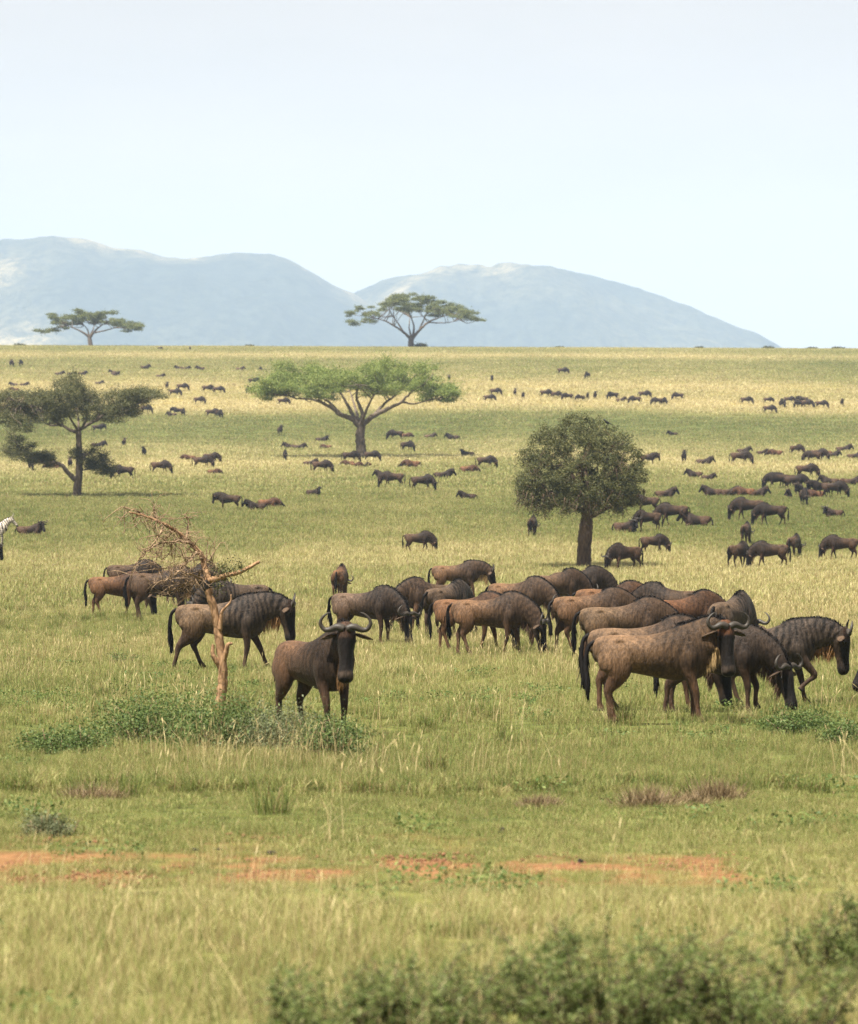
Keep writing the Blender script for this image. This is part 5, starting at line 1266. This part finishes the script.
# x, y of the feet in the photo, kind of pose, facing (0 right, 90 away, 180 left, 270 to us), scale, tone, label
HERD = [
 # --- along the crest and left half
 (160, 350, 'G', 0, .55, 'd', 'speck of a wildebeest at the crest, left of another speck'), (190, 350.5, 'S', 90, .7, 'k', 'dark speck of a wildebeest at the crest left of the umbrella acacia'),
 (11, 367, 'H', 285, 1.1, 'd', 'dark wildebeest farthest left in the highest standing pair'), (21, 367, 'G', 262, 1.1, 'k', 'dark wildebeest right hand of the highest standing pair at left'),
 (59.5, 375.5, 'D', 10, 1.1, 'd', 'lying wildebeest leftmost of three in a line above the left acacia'), (71, 375.5, 'D', 0, 1, 'b', 'lying wildebeest in the middle of three above the left acacia'), (82, 375.5, 'D', 5, 1.1, 'd', 'lying wildebeest rightmost of three above the left acacia'),
 (113, 374, 'D', 150, 1.05, 'd', 'lying wildebeest behind another, near the top of the left acacia'), (115.5, 376, 'E', 20, 1.15, 'd', 'lying wildebeest in front of another, near the top of the left acacia'),
 (145, 369, 'D', 0, 1.15, 'b', 'lone lying wildebeest above the right tip of the left acacia'), (160, 378, 'D', 0, 1.05, 'r', 'lone reddish lying wildebeest right of the left acacia top'),
 (99, 385, 'D', 10, 1, 'b', 'lying wildebeest touching the top outline of the left acacia'),
 (14, 386.5, 'D', 175, 1, 'r', 'reddish lying wildebeest above the left acacia left end'), (24, 386.5, 'D', 0, 1, 'r', 'reddish lying wildebeest against the left acacia left shoulder'), (14.5, 391.5, 'C', 185, 1, 'r', 'small reddish lying wildebeest lowest of three at the left edge'),
 (146, 414, 'G', 325, 1.15, 'k', 'dark grazing wildebeest half behind the right tip of the left acacia'), (98, 433, 'S', 8, 1, 'k', 'wildebeest in the gap right of the left acacia trunk, upper one'), (98, 448, 'D', 5, 1.2, 'k', 'wildebeest in the gap right of the left acacia trunk, lower one'),
 (124, 447, 'U', 85, .85, 'd', 'small wildebeest seen end on, upper of two right of the left acacia'), (144, 457, 'U', 265, .9, 'k', 'small dark wildebeest facing us, lower of two right of the left acacia'),
 (31, 471, 'G', 285, 1.05, 'k', 'wildebeest grazing below the low limb of the left acacia'), (53, 470, 'C', 175, 1, 'r', 'reddish animal lying below the low limb of the left acacia'), (70, 470, 'U', 95, 1.0, 'k', 'dark wildebeest close to the left acacia trunk'),
 (124, 480, 'G', 183, 1.12, 'k', 'dark wildebeest grazing right of the left acacia foot'), (160, 474.5, 'G', 350, 1.1, 'd', 'brown wildebeest grazing, two to the right of the left acacia foot'),
 (30, 536, 'F', 5, 1.05, 'd', 'wildebeest lying right beside the zebra'), (-23, 572, 'S', 0, 1, 'k', 'dark wildebeest head at the left edge below the zebra'),
 # --- left of the umbrella acacia
 (179, 369.5, 'D', 178, 1, 'd', 'lying wildebeest left of a touching pair near the crest'), (186, 370, 'D', 5, 1, 'd', 'lying wildebeest right of a touching pair near the crest'), (200.5, 370, 'D', 180, 1.05, 'd', 'lone lying wildebeest head left, near the crest'),
 (240, 370.5, 'D', 5, 1, 'w', 'pale backed lying wildebeest, left of the umbrella acacia top'), (261.5, 371, 'F', 270, 1, 'w', 'pale backed lying wildebeest touching the umbrella acacia top left'),
 (182, 391.5, 'G', 358, 1.1, 'd', 'grazing wildebeest rear one of a pair on the pale strip'), (174.5, 397, 'G', 0, 1.1, 'd', 'grazing wildebeest front one of a pair on the pale strip'), (167, 390, 'U', 280, 1, 'd', 'wildebeest end on beside the pair on the pale strip'),
 (207.5, 393, 'G', 4, 1.1, 'd', 'grazing wildebeest left one of two nose to tail on the pale strip'), (218, 394, 'G', 0, 1.05, 'd', 'grazing wildebeest right one of two nose to tail on the pale strip'),
 (199, 405, 'G', 335, 1.1, 'd', 'lone grazing wildebeest just below the pale strip'),
 (178, 416, 'S', 185, 1.05, 'k', 'dark wildebeest standing in a tight clump below the pale strip'), (183, 416.5, 'G', 285, 1.05, 'k', 'dark wildebeest facing us in a tight clump below the pale strip'), (172, 416.5, 'D', 180, 1, 'd', 'lying wildebeest at the left of a tight clump below the pale strip'),
 (212, 418, 'G', 0, 1.15, 'd', 'grazing wildebeest left one of a merged pair below the pale strip'), (219, 418.5, 'G', 300, 1.1, 'k', 'dark grazing wildebeest right one of a merged pair below the pale strip'),
 (253, 385, 'S', 15, 1, 'd', 'wildebeest touching the left tip of the umbrella acacia, upper one'), (249, 394, 'G', 250, 1.1, 'd', 'wildebeest touching the left tip of the umbrella acacia, lower one'), (283, 406, 'G', 4, 1.05, 'd', 'wildebeest grazing below the left branches of the umbrella acacia'),
 (280, 436, 'U', 285, 1.1, 'd', 'wildebeest facing us on open green left of the umbrella acacia trunk'),
 (322, 442, 'F', 0, 1.15, 'k', 'dark lying wildebeest left of the umbrella acacia trunk'), (290, 449, 'D', 180, 1.1, 'b', 'lying wildebeest left one of two, lower left of the umbrella acacia'), (299, 449.5, 'D', 0, 1.05, 'd', 'lying wildebeest right one of two, lower left of the umbrella acacia'), (326.5, 449.5, 'C', 180, .9, 'r', 'small reddish lying animal beside the shade of the umbrella acacia'),
 (285, 461, 'G', 275, 1, 'k', 'dark wildebeest end on, on straw left of the umbrella acacia foot'), (189, 461, 'C', 180, 1, 'd', 'lying wildebeest left behind a grazing one on the straw strip'), (211, 464, 'G', 0, 1.0, 'd', 'wildebeest behind the shoulder of a grazing one on the straw strip'), (202, 469, 'G', 355, 1.12, 'd', 'wildebeest grazing at the front of three on the straw strip'),
 (213.5, 475, 'C', 0, .85, 'd', 'small calf lying alone below the three on the straw strip'), (310, 466, 'D', 0, 1, 'd', 'lying wildebeest left behind a grazing one below the umbrella acacia'), (321, 474, 'G', 355, 1.1, 'd', 'wildebeest grazing alone, lower left of the umbrella acacia foot'),
 (314, 496, 'F', 330, 1.0, 'k', 'dark wildebeest lying curled on the open green'),
 (229, 511, 'S', 182, 1.05, 'b', 'wildebeest standing in profile head left, beyond the dead tree'), (256, 510.5, 'D', 190, 1.05, 'k', 'dark wildebeest lying in front of a reddish one beyond the dead tree'), (268, 508, 'C', 0, 1.05, 'r', 'reddish wildebeest lying behind a dark one beyond the dead tree'),
 # --- round and right of the umbrella acacia
 (350, 463, 'G', 8, 1.05, 'k', 'dark wildebeest grazing left of the umbrella acacia foot'), (371, 462, 'G', 345, 1.0, 'k', 'dark wildebeest grazing right of the umbrella acacia foot'), (348.5, 466, 'C', 180, .85, 'd', 'lying calf left of two by the umbrella acacia foot'), (356, 467.5, 'C', 0, .8, 'd', 'lying calf right of two by the umbrella acacia foot'), (368.5, 467, 'C', 250, .75, 'd', 'smallest lying calf below the wildebeest right of the acacia foot'),
 (396, 440.5, 'G', 182, 1.15, 'k', 'dark grazing wildebeest first right of the umbrella acacia trunk'), (406, 438, 'C', 0, 1, 'r', 'reddish wildebeest lying behind the dark one right of the acacia trunk'), (430, 438.5, 'D', 0, 1, 'w', 'pale lying wildebeest second right of the umbrella acacia trunk'), (453, 440, 'D', 180, 1.2, 'k', 'dark lying wildebeest third right of the umbrella acacia trunk'),
 (407, 452, 'G', 320, 1.1, 'k', 'dark wildebeest grazing head down right of the shade of the acacia'), (467, 457, 'E', 200, 1.2, 'w', 'pale backed wildebeest lying alone above a grazing brown one'), (485.5, 469, 'G', 0, 1.1, 'b', 'brown wildebeest grazing alone between the two larger trees'),
 (412, 468, 'C', 180, 1.2, 'd', 'low lying animal on straw right of the acacia foot'), (443, 479, 'D', 10, 1.25, 'k', 'dark lying wildebeest with raised head on straw'), (468, 473, 'C', 0, 1.1, 'r', 'reddish lying wildebeest between a dark one and the round tree'),
 (384, 479, 'D', 178, 1.1, 'd', 'wildebeest behind the shoulder of one grazing left'), (393, 488, 'G', 180, 1.15, 'd', 'wildebeest grazing left in front of another below the acacia'), (422, 492, 'K', 355, 1.15, 'k', 'dark wildebeest grazing right below the umbrella acacia'), (468, 500, 'D', 190, .95, 'k', 'dark lying wildebeest looking left on green grass'),
 (449, 382, 'S', 90, 1, 'b', 'wildebeest end on, at the right tip of the umbrella acacia crown'), (492, 383, 'S', 270, 1.05, 'd', 'wildebeest end on, alone right of the umbrella acacia crown'), (457, 399.5, 'U', 265, 1.05, 'd', 'wildebeest end on, under the right tip of the umbrella acacia'),
 (495, 396, 'G', 0, 1.05, 'd', 'grazing wildebeest rear one of a pair right of the umbrella acacia'), (489, 402.5, 'G', 0, 1.05, 'b', 'grazing wildebeest front one of a pair right of the umbrella acacia'), (515, 397, 'U', 85, 1.05, 'd', 'first from the left of the row on the straw above the round tree'), (523, 400, 'S', 275, 1.0, 'd', 'second from the left of the row on the straw above the round tree'),
 (418, 553, 'G', 0, .98, 'b', 'wildebeest grazing alone in profile between the herd and the acacia'),
 # --- row above the round tree
 (562.5, 375, 'G', 0, 1.1, 'd', 'grazing wildebeest left of the two highest at right'), (587.5, 379.5, 'G', 245, 1.1, 'd', 'grazing wildebeest right of the two highest at right'),
 (545.5, 398, 'G', 0, 1.12, 'd', 'third from the left of the row on the straw above the round tree'), (556, 399, 'G', 330, 1.05, 'd', 'fourth from the left of the row on the straw above the round tree'), (568, 401, 'G', 200, 1.05, 'd', 'fifth from the left of the row on the straw above the round tree'), (580.5, 402, 'G', 210, .95, 'b', 'sixth from the left of the row on the straw above the round tree'), (587.5, 400, 'S', 270, .95, 'd', 'seventh from the left of the row on the straw, end on'), (595, 400, 'U', 275, 1.05, 'd', 'eighth from the left of the row on the straw, end on'),
 (613, 400.5, 'H', 200, 1.15, 'k', 'dark wildebeest beside a reddish lying one above the round tree'), (620.5, 402, 'D', 0, 1.1, 'r', 'reddish lying wildebeest in the row above the round tree'), (644, 399, 'G', 0, 1.1, 'd', 'grazing wildebeest rear one of two, right above the round tree'), (635.5, 404.5, 'G', 182, 1.1, 'd', 'grazing wildebeest front one of two, right above the round tree'),
 (658, 406, 'G', 185, 1.1, 'd', 'grazing wildebeest left one of a tight pair right of the round tree top'), (663, 406, 'G', 300, 1.1, 'k', 'dark wildebeest right one of a tight pair right of the round tree top'), (678.5, 400.5, 'G', 190, 1.05, 'd', 'last grazing wildebeest at the right end of the row on the straw'),
 (673, 436, 'D', 190, .95, 'k', 'small dark wildebeest lying alone on wide green'), (684, 464, 'U', 270, 1.1, 'k', 'dark wildebeest facing us upright right of the round tree'), (648, 466, 'S', 0, 1.1, 'd', 'wildebeest hindquarters at the right outline of the round tree'), (665, 498, 'D', 5, 1.15, 'd', 'lying wildebeest with a reddish rump right of the round tree'),
 # --- upper right bunch
 (746, 405, 'G', 0, 1.08, 'b', 'brown grazing wildebeest leftmost of the upper right bunch'), (768, 404, 'G', 0, .9, 'r', 'reddish wildebeest second of the upper right bunch'), (769, 414, 'G', 0, 1.1, 'd', 'wildebeest lowest of the upper right bunch'), (781, 408, 'U', 275, 1.1, 'd', 'upright wildebeest left one of a close pair, upper right'), (784.5, 408, 'G', 265, 1.05, 'd', 'wildebeest right one of a close pair, upper right'), (789, 404, 'G', 345, 1.0, 'b', 'wildebeest behind a close pair, upper right'),
 (800, 409, 'G', 215, 1.15, 'd', 'wildebeest left one of the largest clump, upper right'), (806, 409, 'G', 340, 1.2, 'd', 'wildebeest right one of the largest clump, upper right'), (803, 404, 'S', 180, 1.0, 'b', 'wildebeest behind the largest clump, upper right'), (821, 409, 'G', 0, 1.1, 'd', 'grazing wildebeest last but one at the upper right'), (842, 407, 'S', 270, 1.05, 'd', 'narrow wildebeest end on, farthest right of the upper right bunch'),
 # --- right, resting ones
 (743.5, 453.5, 'D', 0, 1.1, 'd', 'lying wildebeest first of three in a loose line on the green at right'), (762, 455, 'D', 20, .95, 'd', 'lying wildebeest second of three in a loose line on the green at right'), (776, 456, 'C', 180, 1.1, 'd', 'flat lying wildebeest third of three in a loose line at right'), (796, 455, 'H', 320, 1.0, 'd', 'small wildebeest standing right of three lying in a line'),
 (843.5, 452, 'D', 0, 1.25, 'd', 'lying wildebeest highest at the right edge'), (832, 458, 'D', 5, 1.15, 'd', 'lying wildebeest in front of the highest one at the right edge'), (826, 456, 'C', 180, 1, 'd', 'flat lying animal behind another near the right edge'), (854, 459, 'D', 0, 1.1, 'd', 'lying wildebeest cut by the right edge, beside two others'),
 (704, 465, 'D', 0, 1.2, 'b', 'brown lying wildebeest left of a grazing one at right'), (740, 465.5, 'G', 355, 1.25, 'd', 'grazing wildebeest right of a brown lying one'), (813, 463.5, 'G', 185, 1.1, 'd', 'grazing wildebeest front one of two below the lying line'), (818, 461.5, 'G', 340, 1.15, 'd', 'wildebeest rear one of two below the lying line'),
 (695, 477.5, 'D', 180, 1.05, 'd', 'lying wildebeest left one of two on the straw at right'), (708, 480, 'D', 0, .85, 'd', 'small lying wildebeest right one of two on the straw at right'), (806, 479, 'G', 0, 1.15, 'd', 'wildebeest grazing alone on straw above the dark clump'),
 (778, 490, 'G', 182, 1.2, 'k', 'dark wildebeest rear left of a clump of four at right'), (786, 489, 'S', 180, 1.1, 'k', 'dark wildebeest in the middle of a clump of four at right'), (795, 491, 'G', 350, 1.15, 'k', 'dark wildebeest grazing right in a clump of four at right'), (789, 498, 'F', 270, .95, 'd', 'wildebeest lying below a clump of four at right'), (799, 498, 'S', 250, 1.0, 'd', 'wildebeest behind the one facing us below the clump at right'), (804, 506, 'G', 275, 1.1, 'k', 'dark wildebeest facing us head down below the clump at right'),
 (830, 485, 'D', 180, 1.15, 'd', 'lying wildebeest left of a small one near the right edge'), (839, 485, 'C', 0, .8, 'd', 'small animal lying between two near the right edge'), (852, 485, 'D', 0, 1.1, 'd', 'lying wildebeest right of a small one at the right edge'),
 (713, 496, 'D', 180, 1.15, 'd', 'first of four wildebeest lying in a row at right'), (728.5, 496, 'D', 0, 1.05, 'd', 'second of four wildebeest lying in a row at right'), (745, 497, 'C', 180, 1.15, 'r', 'reddish third of four wildebeest lying in a row at right'), (757, 497, 'D', 0, 1.1, 'd', 'fourth of four wildebeest lying in a row at right'),
 (821, 498, 'S', 200, 1.1, 'k', 'dark wildebeest left one of a dense dark pair near the right edge'), (833, 499, 'G', 345, 1.15, 'k', 'dark wildebeest right one of a dense dark pair near the right edge'), (816, 498.5, 'C', 180, 1.0, 'd', 'animal lying left of the dense dark pair near the right edge'), (833.5, 517, 'E', 180, .85, 'r', 'reddish calf lying alone near the right edge'),
 # --- right, nearer
 (647, 514, 'S', 182, 1.05, 'r', 'reddish wildebeest with a black tail, highest beside the round tree'), (648, 532, 'H', 195, 1.1, 'b', 'brown wildebeest with lowered head below the reddish one by the round tree'), (673.5, 526, 'G', 180, 1.2, 'd', 'wildebeest grazing left beside the reddish one with a black tail'), (626, 532, 'F', 340, 1.05, 'd', 'wildebeest lying just right of the thorn tree trunk'), (697, 526, 'D', 180, 1.15, 'd', 'wildebeest lying with its dark head left, reddish flank'),
 (653, 555, 'G', 15, .92, 'b', 'wildebeest standing behind the one nearest the thorn tree trunk'), (626, 572, 'G', 212, 1.0, 'd', 'wildebeest grazing nearest to the right of the thorn tree trunk'), (532.5, 537, 'G', 80, 1.05, 'k', 'dark wildebeest seen from behind left of the thorn tree trunk'),
 (749, 521, 'G', 180, 1.25, 'd', 'wildebeest grazing left, leading a touching pair at right'), (772, 526, 'G', 178, 1.2, 'k', 'dark wildebeest following in a touching pair at right'), (746, 544, 'G', 75, 1.05, 'b', 'wildebeest with its rump to us below a touching pair at right'),
 (738, 569, 'G', 55, .98, 'b', 'wildebeest with its rump to us left of one grazing left'), (771, 569, 'G', 182, 1.0, 'b', 'wildebeest grazing left, rightmost but two of the rear group'), (794, 559, 'G', 68, .98, 'b', 'wildebeest with its rump to us right of one grazing left'), (842, 561, 'G', 180, 1.0, 'd', 'wildebeest grazing left at the right edge above the herd'),
]
for (x, y, k, deg, s, t, lab) in HERD:
    p = at(x, y); tn = TONE[t]
    lying = k in 'DEFC'
    s *= (.74 if lying else .86) if p.y > 262 else (.86 if lying else (.95 if p.y < 205 else .87))
    if p.y < 262:
        root = place_parts('wildebeest', MID[k], p, deg, s, tn)
    else:
        root = obj('wildebeest', FAR[k]); root.location = p; root.rotation_euler = (0, 0, math.radians(deg)); root.scale = (s, s, s); root.color = (*tn, 1)
    tag(root, lab, 'wildebeest', GM if p.y < 262 else (GL if lying else GF))
